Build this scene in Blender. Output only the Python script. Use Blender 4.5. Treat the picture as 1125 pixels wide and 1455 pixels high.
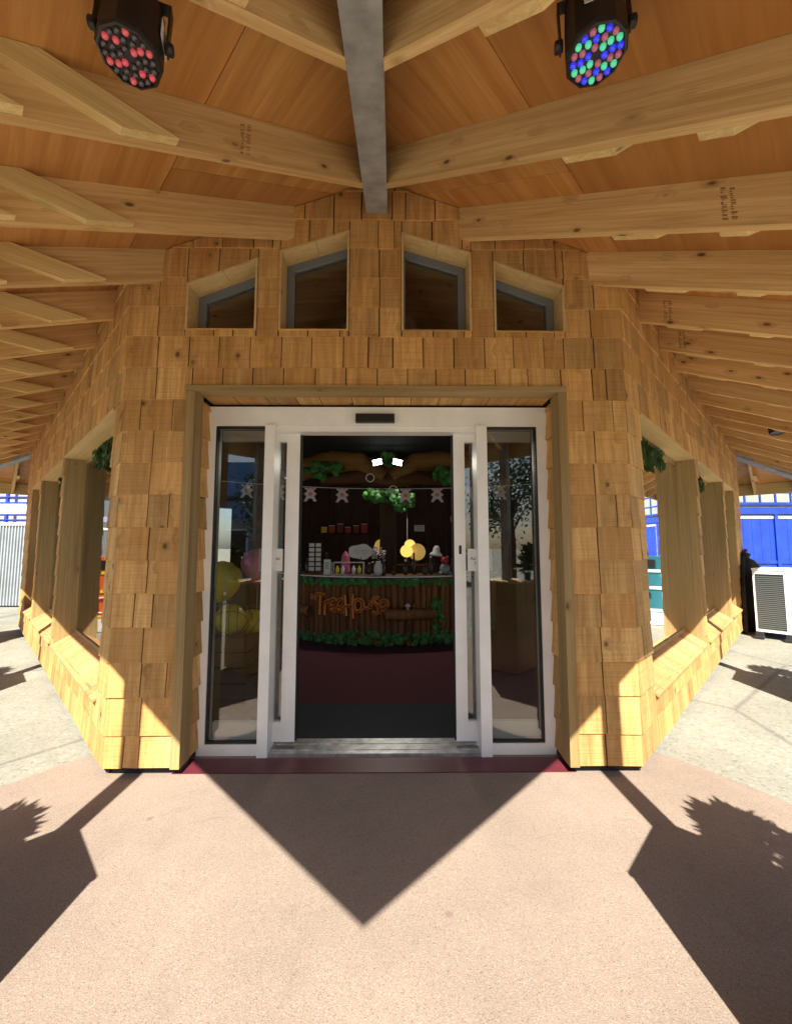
import bpy, math, random
from mathutils import Vector, Matrix
rnd = random.Random(7)
S2 = math.sqrt(2.0)
scn = bpy.context.scene
for o in list(bpy.data.objects): bpy.data.objects.remove(o)

# ------------------------------------------------------------------ camera, sky, sun, exposure
F_PX, TILT, YAW, CAM_H = 588.0, math.radians(4.9), math.radians(0.55), 1.45
cam = bpy.data.objects.new('camera', bpy.data.cameras.new('camera'))
scn.collection.objects.link(cam)
cam.data.sensor_fit = 'HORIZONTAL'; cam.data.sensor_width = 36.0
cam.data.lens = 36.0 * F_PX / 1125.0
cam.data.clip_start = 0.05; cam.data.clip_end = 2000
cam.location = (0, 0, CAM_H)
cam.rotation_euler = (math.pi / 2 + TILT, 0, -YAW)
scn.camera = cam

SUN_EL = math.radians(46.4)
w = bpy.data.worlds.new('World'); scn.world = w; w.use_nodes = True
nt = w.node_tree; nt.nodes.clear()
sky = nt.nodes.new('ShaderNodeTexSky'); sky.sky_type = 'NISHITA'; sky.sun_disc = False
sky.sun_elevation = SUN_EL; sky.sun_rotation = math.pi
sky.air_density = 1.0; sky.dust_density = 1.5; sky.ozone_density = 1.0
bg = nt.nodes.new('ShaderNodeBackground'); bg.inputs[1].default_value = 0.055
wo = nt.nodes.new('ShaderNodeOutputWorld')
nt.links.new(sky.outputs[0], bg.inputs[0]); nt.links.new(bg.outputs[0], wo.inputs[0])
sl = bpy.data.lights.new('sun', 'SUN'); sl.energy = 5.0; sl.angle = math.radians(0.5); sl.color = (1.0, 0.94, 0.84)
sun = bpy.data.objects.new('sun', sl); scn.collection.objects.link(sun)
sun.location = (0, -20, 30)
sun.rotation_euler = Vector((0, math.cos(SUN_EL), -math.sin(SUN_EL))).to_track_quat('-Z', 'Y').to_euler()
scn.view_settings.view_transform = 'Standard'; scn.view_settings.look = 'None'
scn.view_settings.gamma = 1.0; scn.view_settings.use_curve_mapping = False
scn.view_settings.exposure = 1.5
scn.render.resolution_x = 791; scn.render.resolution_y = 1024
scn.render.engine = 'CYCLES'
scn.cycles.max_bounces = 8; scn.cycles.diffuse_bounces = 5; scn.cycles.transparent_max_bounces = 16

# ------------------------------------------------------------------ helpers
COL = scn.collection.objects
WLOC = {}
def reg(o, loc): WLOC[o.name] = Vector(loc)
def par(o, p):
    o.parent = p
    o.matrix_parent_inverse = Matrix.Translation(-WLOC[p.name])
def tag(o, label=None, cat=None, group=None, kind=None):
    if label: o['label'] = label
    if cat: o['category'] = cat
    if group: o['group'] = group
    if kind: o['kind'] = kind
    return o
def thing(name, loc, label, cat, group=None):
    o = bpy.data.objects.new(name, None); COL.link(o); o.location = loc; o.empty_display_size = 0.2
    reg(o, loc); return tag(o, label, cat, group)
class MB:
    """collects polygons; build() links them as one mesh object"""
    def __init__(s): s.v = []; s.f = []; s.g = []; s.sm = []
    def add(s, vs, fs, axes=None, smooth=False):
        b = len(s.v); s.v += [tuple(p) for p in vs]
        s.f += [tuple(b + i for i in f) for f in fs]; s.sm += [smooth] * len(fs)
        if axes is None: axes = ((0, 0, 1), (1, 0, 0), (0, 1, 0))
        a, c, d = [Vector(x) for x in axes]
        for p in vs:
            q = Vector(p); s.g.append((q.dot(a), q.dot(c), q.dot(d)))
        return s
    def box(s, lo, hi, axes=None, rot=None):
        x0, y0, z0 = lo; x1, y1, z1 = hi
        vs = [(x0,y0,z0),(x1,y0,z0),(x1,y1,z0),(x0,y1,z0),(x0,y0,z1),(x1,y0,z1),(x1,y1,z1),(x0,y1,z1)]
        if rot: vs = [tuple(rot @ Vector(p)) for p in vs]
        return s.add(vs, [(0,3,2,1),(4,5,6,7),(0,1,5,4),(1,2,6,5),(2,3,7,6),(3,0,4,7)], axes)
    def obox(s, c, ax, ay, az, axes=None):
        """box with centre c and half-axis vectors"""
        c, ax, ay, az = Vector(c), Vector(ax), Vector(ay), Vector(az)
        vs = [c + ax*i + ay*j + az*k for k in (-1,1) for (i,j) in ((-1,-1),(1,-1),(1,1),(-1,1))]
        if axes is None:
            m = sorted((ax, ay, az), key=lambda q: -q.length); axes = [q.normalized() for q in m]
        return s.add(vs, [(0,3,2,1),(4,5,6,7),(0,1,5,4),(1,2,6,5),(2,3,7,6),(3,0,4,7)], axes)
    def prism(s, poly, d, axes=None):
        """planar polygon extruded by vector d"""
        n = len(poly); d = Vector(d); P = [Vector(p) for p in poly]
        vs = P + [p + d for p in P]
        fs = [tuple(range(n - 1, -1, -1)), tuple(range(n, 2 * n))]
        fs += [(i, (i + 1) % n, n + (i + 1) % n, n + i) for i in range(n)]
        return s.add(vs, fs, axes)
    def tube(s, pts, rad, n=10, cap=True, smooth=True, axes=None):
        P = [Vector(p) for p in pts]; m = len(P)
        R = rad if isinstance(rad, (list, tuple)) else [rad] * m
        vs = []; up0 = None
        for i, p in enumerate(P):
            t = (P[min(i + 1, m - 1)] - P[max(i - 1, 0)]).normalized()
            if up0 is None: up0 = Vector((0, 0, 1)) if abs(t.z) < .9 else Vector((1, 0, 0))
            x = t.cross(up0).normalized(); y = x.cross(t).normalized(); up0 = y
            for k in range(n):
                a = 2 * math.pi * k / n
                vs.append(p + x * math.cos(a) * R[i] + y * math.sin(a) * R[i])
        fs = [(i*n + k, i*n + (k+1) % n, (i+1)*n + (k+1) % n, (i+1)*n + k) for i in range(m - 1) for k in range(n)]
        s.add(vs, fs, axes, smooth)
        if cap:
            s.add(vs[:n], [tuple(range(n - 1, -1, -1))], axes); s.add(vs[-n:], [tuple(range(n))], axes)
        return s
    def lathe(s, prof, c, axis=(0, 0, 1), n=16, smooth=True, axes=None):
        """profile of (radius, height) along axis from c"""
        a = Vector(axis).normalized(); x = a.orthogonal().normalized(); y = a.cross(x); c = Vector(c)
        vs = []
        for r, h in prof:
            for k in range(n):
                t = 2 * math.pi * (k + .5) / n
                vs.append(c + a*h + (x*math.cos(t) + y*math.sin(t)) * max(r, 1e-5))
        m = len(prof)
        fs = [(i*n + k, i*n + (k+1) % n, (i+1)*n + (k+1) % n, (i+1)*n + k) for i in range(m - 1) for k in range(n)]
        fs.append(tuple(range(n-1, -1, -1))); fs.append(tuple((m-1)*n + k for k in range(n)))
        return s.add(vs, fs, axes, smooth)
    def sphere(s, c, r, n=16, m=10, sc=(1, 1, 1), rot=None):
        vs = []; c = Vector(c)
        for i in range(m + 1):
            th = math.pi * i / m
            for k in range(n):
                ph = 2 * math.pi * k / n
                p = Vector((r*sc[0]*math.sin(th)*math.cos(ph), r*sc[1]*math.sin(th)*math.sin(ph), -r*sc[2]*math.cos(th)))
                if rot: p = rot @ p
                vs.append(c + p)
        fs = [(i*n + k, i*n + (k+1) % n, (i+1)*n + (k+1) % n, (i+1)*n + k) for i in range(m) for k in range(n)]
        return s.add(vs, fs, None, True)
    def mesh(s, name, origin):
        me = bpy.data.meshes.new(name); O = Vector(origin)
        me.from_pydata([tuple(Vector(p) - O) for p in s.v], [], s.f)
        at = me.attributes.new('g', 'FLOAT_VECTOR', 'POINT')
        at.data.foreach_set('vector', [c for q in s.g for c in q])
        if any(s.sm): me.polygons.foreach_set('use_smooth', s.sm)
        me.update(); return me
    def build(s, name, mat, parent=None, **kw):
        xs = [p[0] for p in s.v]; ys = [p[1] for p in s.v]; zs = [p[2] for p in s.v]
        O = ((min(xs)+max(xs))/2, (min(ys)+max(ys))/2, min(zs))
        me = s.mesh(name, O); me.materials.append(mat)
        o = bpy.data.objects.new(name, me); o.location = O; COL.link(o); reg(o, O)
        if parent: par(o, parent)
        if kw: tag(o, **kw)
        return o

def new_mat(name):
    m = bpy.data.materials.new(name); m.use_nodes = True
    t = m.node_tree; t.nodes.clear()
    out = t.nodes.new('ShaderNodeOutputMaterial'); b = t.nodes.new('ShaderNodeBsdfPrincipled')
    t.links.new(b.outputs[0], out.inputs[0])
    return m, t, b, out
def N(t, typ, ins=None, **props):
    n = t.nodes.new(typ)
    for k, v in props.items(): setattr(n, k, v)
    for k, v in (ins or {}).items():
        if hasattr(v, 'is_output') or isinstance(v, bpy.types.NodeSocket): t.links.new(v, n.inputs[k])
        else: n.inputs[k].default_value = v
    return n
def c4(c): return (c[0], c[1], c[2], 1.0)
def ramp(t, fac, stops):
    r = t.nodes.new('ShaderNodeValToRGB'); t.links.new(fac, r.inputs[0])
    e = r.color_ramp.elements
    while len(e) < len(stops): e.new(0.5)
    for q, (p, c) in zip(e, stops):
        q.position = p; q.color = c4(c) if not isinstance(c, (int, float)) else (c, c, c, 1)
    return r.outputs[0]
def mth(t, op, a, b=None, clamp=False):
    n = t.nodes.new('ShaderNodeMath'); n.operation = op; n.use_clamp = clamp
    for i, v in enumerate((a, b)):
        if v is None: continue
        if isinstance(v, (int, float)): n.inputs[i].default_value = v
        else: t.links.new(v, n.inputs[i])
    return n.outputs[0]
def mixc(t, fac, a, b, mode='MIX'):
    n = t.nodes.new('ShaderNodeMix'); n.data_type = 'RGBA'; n.blend_type = mode
    for i, v in ((0, fac), (6, a), (7, b)):
        if isinstance(v, (int, float)): n.inputs[i].default_value = v
        elif isinstance(v, tuple): n.inputs[i].default_value = c4(v)
        else: t.links.new(v, n.inputs[i])
    return n.outputs[2]
def plain(name, col, rough=0.5, metal=0.0, spec=0.5, vary=0.0, scale=8.0, bump=0.0, emit=None, es=0.0, bscale=None):
    m, t, b, out = new_mat(name)
    b.inputs['Roughness'].default_value = rough; b.inputs['Metallic'].default_value = metal
    b.inputs['Specular IOR Level'].default_value = spec
    if vary or bump:
        geo = N(t, 'ShaderNodeNewGeometry')
        nz = N(t, 'ShaderNodeTexNoise', {'Vector': geo.outputs['Position'], 'Scale': scale, 'Detail': 6.0, 'Roughness': 0.6})
        if vary:
            c = ramp(t, nz.outputs[0], [(0.3, tuple(x*(1-vary) for x in col)), (0.7, tuple(min(1, x*(1+vary)) for x in col))])
            t.links.new(c, b.inputs['Base Color'])
        else: b.inputs['Base Color'].default_value = c4(col)
        if bump:
            nb = N(t, 'ShaderNodeTexNoise', {'Vector': geo.outputs['Position'], 'Scale': bscale or scale*4, 'Detail': 4.0})
            bp = N(t, 'ShaderNodeBump', {'Strength': bump, 'Distance': 0.01, 'Height': nb.outputs[0]})
            t.links.new(bp.outputs[0], b.inputs['Normal'])
    else: b.inputs['Base Color'].default_value = c4(col)
    if emit: 
        b.inputs['Emission Color'].default_value = c4(emit); b.inputs['Emission Strength'].default_value = es
    return m
def wood(name, dark, light, rough=0.65, across=16.0, along=0.9, knots=0.6, knot_col=(0.10, 0.045, 0.018), saw=0.0, tint=0.25,
         stain=None, bump=0.25, spec=0.3, kscale=(2.4, 7.0, 7.0), fibre=0.35):
    """procedural timber read from the mesh attribute g = (along grain, across, across)"""
    m, t, b, out = new_mat(name)
    at = N(t, 'ShaderNodeAttribute', attribute_name='g').outputs['Vector']
    oi = N(t, 'ShaderNodeObjectInfo').outputs['Random']
    isl = N(t, 'ShaderNodeNewGeometry').outputs['Random Per Island']
    rid = mth(t, 'FRACT', mth(t, 'ADD', mth(t, 'MULTIPLY', oi, 7.31), mth(t, 'MULTIPLY', isl, 13.7)))
    off = N(t, 'ShaderNodeCombineXYZ', {0: mth(t, 'MULTIPLY', rid, 37.0), 1: mth(t, 'MULTIPLY', rid, 91.0), 2: mth(t, 'MULTIPLY', rid, 53.0)}).outputs[0]
    v = N(t, 'ShaderNodeVectorMath', {0: at, 1: off}, operation='ADD').outputs[0]
    def sc(x, y, z): return N(t, 'ShaderNodeVectorMath', {0: v, 1: (x, y, z)}, operation='MULTIPLY').outputs[0]
    # knots
    vo = N(t, 'ShaderNodeTexVoronoi', {'Vector': sc(*kscale), 'Scale': 1.0, 'Randomness': 1.0})
    kd = vo.outputs['Distance']
    kr = N(t, 'ShaderNodeSeparateColor', {0: vo.outputs['Color']}).outputs[0]
    on = mth(t, 'GREATER_THAN', kr, 1.0 - knots)
    core = mth(t, 'MULTIPLY', on, ramp(t, kd, [(0.07, 1.0), (0.15, 0.0)]))
    halo = mth(t, 'MULTIPLY', on, ramp(t, kd, [(0.05, 1.0), (0.36, 0.0)]))
    # grain, bent round the knots
    gv = N(t, 'ShaderNodeVectorMath', {0: sc(along, across, across), 1: N(t, 'ShaderNodeCombineXYZ', {0: 0.0, 1: mth(t, 'MULTIPLY', halo, 2.2), 2: 0.0}).outputs[0]}, operation='ADD').outputs[0]
    g1 = N(t, 'ShaderNodeTexNoise', {'Vector': gv, 'Scale': 1.0, 'Detail': 3.0, 'Roughness': 0.62, 'Distortion': 0.6}).outputs[0]
    g2 = N(t, 'ShaderNodeTexNoise', {'Vector': sc(along*0.7, across*0.22, across*0.22), 'Scale': 1.0, 'Detail': 1.0}).outputs[0]
    fb = N(t, 'ShaderNodeTexNoise', {'Vector': sc(6.0, 260.0, 260.0), 'Scale': 1.0, 'Detail': 1.0}).outputs[0]
    gm = mth(t, 'ADD', mth(t, 'MULTIPLY', g1, 0.65), mth(t, 'MULTIPLY', g2, 0.35))
    mid = tuple((a + c) / 2 for a, c in zip(dark, light))
    col = ramp(t, gm, [(0.30, dark), (0.50, mid), (0.68, light)])
    col = mixc(t, fibre, col, ramp(t, fb, [(0.3, 0.72), (0.7, 1.18)]), 'MULTIPLY')
    # piece to piece
    tv = ramp(t, rid, [(0.0, 1.0 - tint), (0.35, 1.0 - tint*0.35), (0.7, 1.0), (1.0, 1.0 + tint*0.55)])
    col = mixc(t, 1.0, col, tv, 'MULTIPLY')
    r2 = mth(t, 'FRACT', mth(t, 'MULTIPLY', rid, 17.3))
    col = mixc(t, ramp(t, r2, [(0.0, 0.0), (1.0, 0.35*min(1.0, tint*3))]), col, tuple(min(1, x*y) for x, y in zip(light, (0.86, 0.62, 0.42))))
    if saw:
        sn = N(t, 'ShaderNodeTexNoise', {'Vector': sc(95.0, 2.0, 2.0), 'Scale': 1.0, 'Detail': 2.0, 'Distortion': 0.4}).outputs[0]
        col = mixc(t, saw, col, ramp(t, sn, [(0.35, 0.55), (0.5, 1.0), (0.7, 1.15)]), 'MULTIPLY')
    col = mixc(t, mth(t, 'MULTIPLY', halo, 0.30), col, knot_col)
    col = mixc(t, mth(t, 'MULTIPLY', core, 0.85), col, knot_col)
    if stain:
        sn2 = N(t, 'ShaderNodeTexNoise', {'Vector': sc(1.2, 5.0, 5.0), 'Scale': 1.0, 'Detail': 5.0, 'Roughness': 0.7}).outputs[0]
        col = mixc(t, ramp(t, sn2, [(0.58, 0.0), (0.78, stain[1])]), col, stain[0])
    t.links.new(col, b.inputs['Base Color'])
    b.inputs['Roughness'].default_value = rough; b.inputs['Specular IOR Level'].default_value = spec
    hs = fb if not saw else mth(t, 'ADD', fb, sn)
    bp = N(t, 'ShaderNodeBump', {'Strength': bump, 'Distance': 0.004, 'Height': hs})
    t.links.new(bp.outputs[0], b.inputs['Normal'])
    return m
def glass(name, tint=(1, 1, 1), refl=1.0):
    m, t, b, out = new_mat(name); t.nodes.remove(b)
    tr = N(t, 'ShaderNodeBsdfTransparent', {0: c4(tint)}); gl = N(t, 'ShaderNodeBsdfGlossy', {0: (1, 1, 1, 1), 'Roughness': 0.015})
    fr = N(t, 'ShaderNodeFresnel', {'IOR': 1.5})
    mx = N(t, 'ShaderNodeMixShader', {0: mth(t, 'MULTIPLY', fr.outputs[0], refl, True), 1: tr.outputs[0], 2: gl.outputs[0]})
    t.links.new(mx.outputs[0], out.inputs[0]); return m

# ------------------------------------------------------------------ materials
M = {}
M['shingle'] = wood('cedar_shingle', (0.36, 0.185, 0.055), (0.74, 0.465, 0.18), saw=0.24, tint=0.30, knots=0.36, kscale=(6.0, 7.5, 7.5), across=30, along=1.3, bump=0.5, rough=0.75)
M['sill_shingle'] = wood('sill_shingle', (0.46, 0.22, 0.085), (0.64, 0.37, 0.16), saw=0.2, tint=0.25, knots=0.15, kscale=(4, 6, 6), across=22, along=1.6, bump=0.4)
M['rafter'] = wood('rafter_pine', (0.50, 0.295, 0.105), (0.82, 0.58, 0.28), tint=0.14, knots=0.42, kscale=(5.0, 11.0, 11.0), across=46, along=0.9, stain=((0.20, 0.12, 0.06), 0.45))
M['brace'] = wood('brace_pine', (0.56, 0.39, 0.14), (0.82, 0.64, 0.32), tint=0.12, knots=0.14, kscale=(6, 11, 11), across=50, along=0.9)
M['ply'] = wood('plywood', (0.36, 0.140, 0.036), (0.66, 0.35, 0.115), tint=0.24, knots=0.03, kscale=(3, 7, 7), across=15.0, along=0.8, bump=0.08, rough=0.38, fibre=0.2, spec=0.5)
M['treated'] = wood('treated_timber', (0.24, 0.158, 0.060), (0.42, 0.30, 0.135), tint=0.12, knots=0.18, kscale=(5, 10, 10), across=40, along=0.8)
M['pale'] = wood('pale_board', (0.52, 0.36, 0.15), (0.68, 0.50, 0.25), tint=0.10, knots=0.1, kscale=(5,10,10), across=40, along=0.8)
M['sheath'] = plain('wall_sheathing', (0.03, 0.018, 0.01), 0.9)
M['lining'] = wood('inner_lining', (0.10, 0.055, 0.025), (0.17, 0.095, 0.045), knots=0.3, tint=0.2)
M['black'] = plain('black_plastic', (0.012, 0.012, 0.013), 0.45)
M['rubber'] = plain('black_rubber', (0.015, 0.015, 0.015), 0.8, bump=0.3, scale=20)
M['white'] = plain('white_powder_coat', (0.86, 0.86, 0.84), 0.36, vary=0.06, scale=5, bump=0.05, bscale=30)
M['steel'] = plain('galvanised_steel', (0.34, 0.345, 0.345), 0.5, metal=0.15, vary=0.25, scale=9, bump=0.1)
M['grey_frame'] = plain('blue_grey_window_frame', (0.16, 0.18, 0.20), 0.45)
M['roof_metal'] = plain('dark_roof_sheet', (0.06, 0.07, 0.065), 0.5, metal=0.2)
M['glass'] = glass('clear_glass', (0.90, 0.92, 0.91), 0.95)
M['glass_dark'] = glass('double_glazing', (0.80, 0.82, 0.81), 2.3)
M['frost'] = plain('frosted_glass_band', (0.62, 0.70, 0.68), 0.25)
M['alu'] = plain('worn_aluminium', (0.50, 0.50, 0.49), 0.4, metal=0.7, vary=0.35, scale=14)
M['carpet'] = plain('maroon_carpet', (0.085, 0.011, 0.017), 0.95, vary=0.2, scale=60, bump=0.4)
M['mat'] = plain('entrance_mat', (0.035, 0.038, 0.042), 0.95, vary=0.35, scale=90, bump=0.6)
M['paint_maroon'] = plain('maroon_paint', (0.11, 0.017, 0.026), 0.45, vary=0.25, scale=10)
M['paper'] = plain('white_paper', (0.75, 0.75, 0.74), 0.6)
M['ink'] = plain('black_ink', (0.02, 0.02, 0.02), 0.6)
M['stamp'] = plain('grade_stamp_ink', (0.30, 0.175, 0.075), 0.8)
M['leaf'] = plain('painted_leaf', (0.05, 0.20, 0.035), 0.5, vary=0.7, scale=14)
M['foliage'] = plain('foliage', (0.045, 0.10, 0.022), 0.55, vary=0.6, scale=6)
M['bark'] = wood('bark', (0.06, 0.028, 0.012), (0.15, 0.07, 0.03), knots=0.2, across=12, along=0.8, bump=0.8, tint=0.3)
M['limb'] = wood('painted_limb', (0.16, 0.075, 0.02), (0.36, 0.19, 0.055), knots=0.2, across=14, along=0.8, bump=0.6, tint=0.2)
M['orange'] = plain('orange_letter', (0.95, 0.34, 0.05), 0.45)
M['redbrown'] = plain('red_brown_letter', (0.20, 0.035, 0.015), 0.5)
M['blue'] = plain('blue_paint', (0.010, 0.042, 0.36), 0.45, vary=0.30, scale=2.2)
M['lavender'] = plain('lavender_sheet', (0.36, 0.36, 0.50), 0.6)
M['grey_sheet'] = plain('grey_sheet', (0.30, 0.33, 0.35), 0.5, metal=0.2, vary=0.15, scale=3)
M['yellow'] = plain('yellow_rubber', (0.78, 0.62, 0.04), 0.3)
M['pink'] = plain('pink_film', (0.60, 0.15, 0.26), 0.3)
M['red'] = plain('red_plastic', (0.5, 0.03, 0.03), 0.4)
M['orange_box'] = plain('orange_panel', (0.75, 0.12, 0.02), 0.4)
M['bottle'] = plain('dark_bottle', (0.05, 0.035, 0.02), 0.15)
M['teal'] = plain('teal_plastic', (0.02, 0.14, 0.18), 0.4)

def ground_mat(name, base, speck, scale, bump, blotch=0.12, cracks=None):
    m, t, b, out = new_mat(name)
    P = N(t, 'ShaderNodeNewGeometry').outputs['Position']
    a = N(t, 'ShaderNodeTexVoronoi', {'Vector': P, 'Scale': scale, 'Randomness': 1.0})
    cr = N(t, 'ShaderNodeSeparateColor', {0: a.outputs['Color']}).outputs[0]
    col = ramp(t, cr, [(0.0, speck[0]), (0.16, base), (0.75, base), (0.97, speck[1])])
    big = N(t, 'ShaderNodeTexNoise', {'Vector': P, 'Scale': 1.3, 'Detail': 6.0, 'Roughness': 0.65}).outputs[0]
    col = mixc(t, 1.0, col, ramp(t, big, [(0.3, 1 - blotch), (0.7, 1 + blotch)]), 'MULTIPLY')
    sm = N(t, 'ShaderNodeTexNoise', {'Vector': P, 'Scale': 5.5, 'Detail': 5.0, 'Roughness': 0.7}).outputs[0]
    col = mixc(t, ramp(t, sm, [(0.62, 0.0), (0.80, 0.30)]), col, tuple(x*0.55 for x in base))
    st = N(t, 'ShaderNodeTexNoise', {'Vector': P, 'Scale': 2.6, 'Detail': 8.0, 'Roughness': 0.75, 'Distortion': 0.8}).outputs[0]
    col = mixc(t, ramp(t, st, [(0.56, 0.0), (0.72, 0.42)]), col, tuple(x*0.62 for x in (base[0]*.92, base[1], base[2])))
    dots = N(t, 'ShaderNodeTexVoronoi', {'Vector': P, 'Scale': 3.3, 'Randomness': 1.0})
    dr = N(t, 'ShaderNodeSeparateColor', {0: dots.outputs['Color']}).outputs[1]
    col = mixc(t, mth(t, 'MULTIPLY', mth(t, 'GREATER_THAN', dr, 0.72), ramp(t, dots.outputs['Distance'], [(0.03, 0.5), (0.075, 0.0)])), col, tuple(x*0.35 for x in base))
    if cracks:
        wv = N(t, 'ShaderNodeTexVoronoi', {'Vector': P, 'Scale': cracks}, feature='DISTANCE_TO_EDGE').outputs[0]
        col = mixc(t, ramp(t, wv, [(0.0, 0.55), (0.012, 0.0)]), col, (0.09, 0.085, 0.08))
    t.links.new(col, b.inputs['Base Color']); b.inputs['Roughness'].default_value = 0.85
    b.inputs['Specular IOR Level'].default_value = 0.25
    bn = N(t, 'ShaderNodeTexNoise', {'Vector': P, 'Scale': scale*0.8, 'Detail': 3.0}).outputs[0]
    bp = N(t, 'ShaderNodeBump', {'Strength': bump, 'Distance': 0.004, 'Height': bn}); t.links.new(bp.outputs[0], b.inputs['Normal'])
    return m
M['resin'] = ground_mat('pink_resin_paving', (0.258, 0.202, 0.160), ((0.172, 0.128, 0.098), (0.318, 0.258, 0.208)), 260.0, 0.5, 0.13)
M['concrete'] = ground_mat('concrete', (0.245, 0.24, 0.195), ((0.175, 0.17, 0.14), (0.295, 0.29, 0.245)), 60.0, 0.5, 0.16, 0.35)

# ------------------------------------------------------------------ geometry constants
XH, YF, HW = -0.110, 2.785, 1.72         # hip line x, front sheathing plane, half width of the front wall
Z0, SL = 3.864, 0.515                    # underside of rafters at e = 0 and roof slope
RD = 0.235                               # vertical depth of the rafters
E_WALL, E_EAVE = 1.216, 2.488
YC = 8.05                                # centre of the pyramid roof
def zb(e): return Z0 - SL * e
def we(wv, e, z, sx, sy=1):
    """roof plane coordinates -> world (sx = left/right, sy = front/rear)"""
    A = (wv*S2 + e*S2 - 2.77) / 2; y = (wv*S2 - e*S2 + 2.77) / 2
    if sy < 0: y = 2*YC - y
    return Vector((XH + sx*A, y, z))
W_HIP, W_HIP2 = 2.77 / S2, (2*YC - 2.77) / S2      # w+e >= W_HIP, w-e <= W_HIP2

def clip(poly, a, b, c):
    """keep a*x+b*y <= c"""
    out = []
    for i in range(len(poly)):
        p, q = poly[i], poly[(i+1) % len(poly)]
        dp, dq = a*p[0]+b*p[1]-c, a*q[0]+b*q[1]-c
        if dp <= 0: out.append(p)
        if (dp < 0 < dq) or (dq < 0 < dp):
            k = dp / (dp - dq); out.append((p[0]+(q[0]-p[0])*k, p[1]+(q[1]-p[1])*k))
    return out
def area(p): return abs(sum(p[i][0]*p[(i+1) % len(p)][1] - p[(i+1) % len(p)][0]*p[i][1] for i in range(len(p)))) / 2 if len(p) > 2 else 0

# ------------------------------------------------------------------ ground
g = MB(); g.add([(-400,-400,-0.012),(400,-400,-0.012),(400,400,-0.012),(-400,400,-0.012)], [(0,1,2,3)])
g.build('ground', M['concrete'], kind='structure')
g = MB(); n = 96; cxy = (XH, 1.35); R = 2.62
ring = [(cxy[0] + R*math.cos(2*math.pi*k/n), cxy[1] + R*math.sin(2*math.pi*k/n), 0.0) for k in range(n)]
g.add(ring, [tuple(range(n))]); g.build('resin_paving', M['resin'], kind='structure')
g = MB(); g.box((XH-1.30, 2.80, -0.01), (XH+1.30, 2.985, 0.006)); g.build('threshold_paint', M['paint_maroon'], kind='structure')
g = MB(); g.add([(XH-1.0,3.22,0.004),(XH+1.0,3.22,0.004),(XH+6.3,8.3,0.004),(XH,13.6,0.004),(XH-6.3,8.3,0.004)], [(0,1,2,3,4)])
g.build('carpet', M['carpet'], kind='structure')
g = MB(); g.box((XH-0.9, 3.2, 0.006), (XH+0.9, 3.93, 0.018))
o = g.build('entrance_mat', M['mat']); tag(o, 'black entrance mat on the floor just inside the sliding doors', 'mat')

# ------------------------------------------------------------------ pavilion
PAV = thing('timber_pavilion', (XH, YF, 0), 'timber pavilion clad in cedar shingles with deep rafter eaves and glass entrance', 'building')

def wall_pt(O, D, Nn, u, z, off):
    return Vector((O[0] + D[0]*u + Nn[0]*off, O[1] + D[1]*u + Nn[1]*off, z))
def sheathing(O, D, Nn, u0, u1, zbot, top, ops, thick, mb, breaks=()):
    """wall core: polygon columns between openings; ops = (u0,u1,zbottom,ztop(u0),ztop(u1))"""
    bs = sorted(set([u0, u1] + [b for q in ops for b in q[:2]] + list(breaks)))
    bs = [b for b in bs if u0 - 1e-6 <= b <= u1 + 1e-6]
    for a, b in zip(bs, bs[1:]):
        m_ = (a + b) / 2
        cov = sorted([q for q in ops if q[0] < m_ < q[1]], key=lambda q: q[2])
        lo = [zbot, zbot]
        segs = []
        for q in cov:
            def zt(u, q=q): return q[3] + (q[4]-q[3])*(u-q[0])/(q[1]-q[0])
            segs.append((lo, [q[2], q[2]])); lo = [zt(a), zt(b)]
        segs.append((lo, [top(a), top(b)]))
        for l, h in segs:
            if h[0]-l[0] < .005 and h[1]-l[1] < .005: continue
            P = [wall_pt(O, D, Nn, a, l[0], 0), wall_pt(O, D, Nn, b, l[1], 0), wall_pt(O, D, Nn, b, h[1], 0), wall_pt(O, D, Nn, a, h[0], 0)]
            mb.prism(P, Vector((-Nn[0]*thick, -Nn[1]*thick, 0)))
ROWS = [0.055,.25,.485,.705,.925,1.145,1.365,1.585,1.805,2.025,2.245,2.465,2.69,2.915,3.13,3.35,3.57,3.79,4.01,4.23]
def shingle_mesh(mb, O, D, Nn, poly, z0, z1, th):
    """wedge shingle: thick butt at the bottom, thin at the top"""
    def off(z): return 0.004 + th * (1.0 - 0.8*(z - z0)/(z1 - z0))
    n = len(poly); zmin = min(p[1] for p in poly)
    fr = [wall_pt(O, D, Nn, u, z, off(z)) for u, z in poly]; bk = [wall_pt(O, D, Nn, u, z, 0.001) for u, z in poly]
    Dv = (D[0], D[1], 0)
    mb.add(fr + bk, [tuple(range(n))] + [(i, n+i, n+(i+1) % n, (i+1) % n) for i in range(n)], ((0,0,1), Dv, (Nn[0], Nn[1], 0)))
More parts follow.
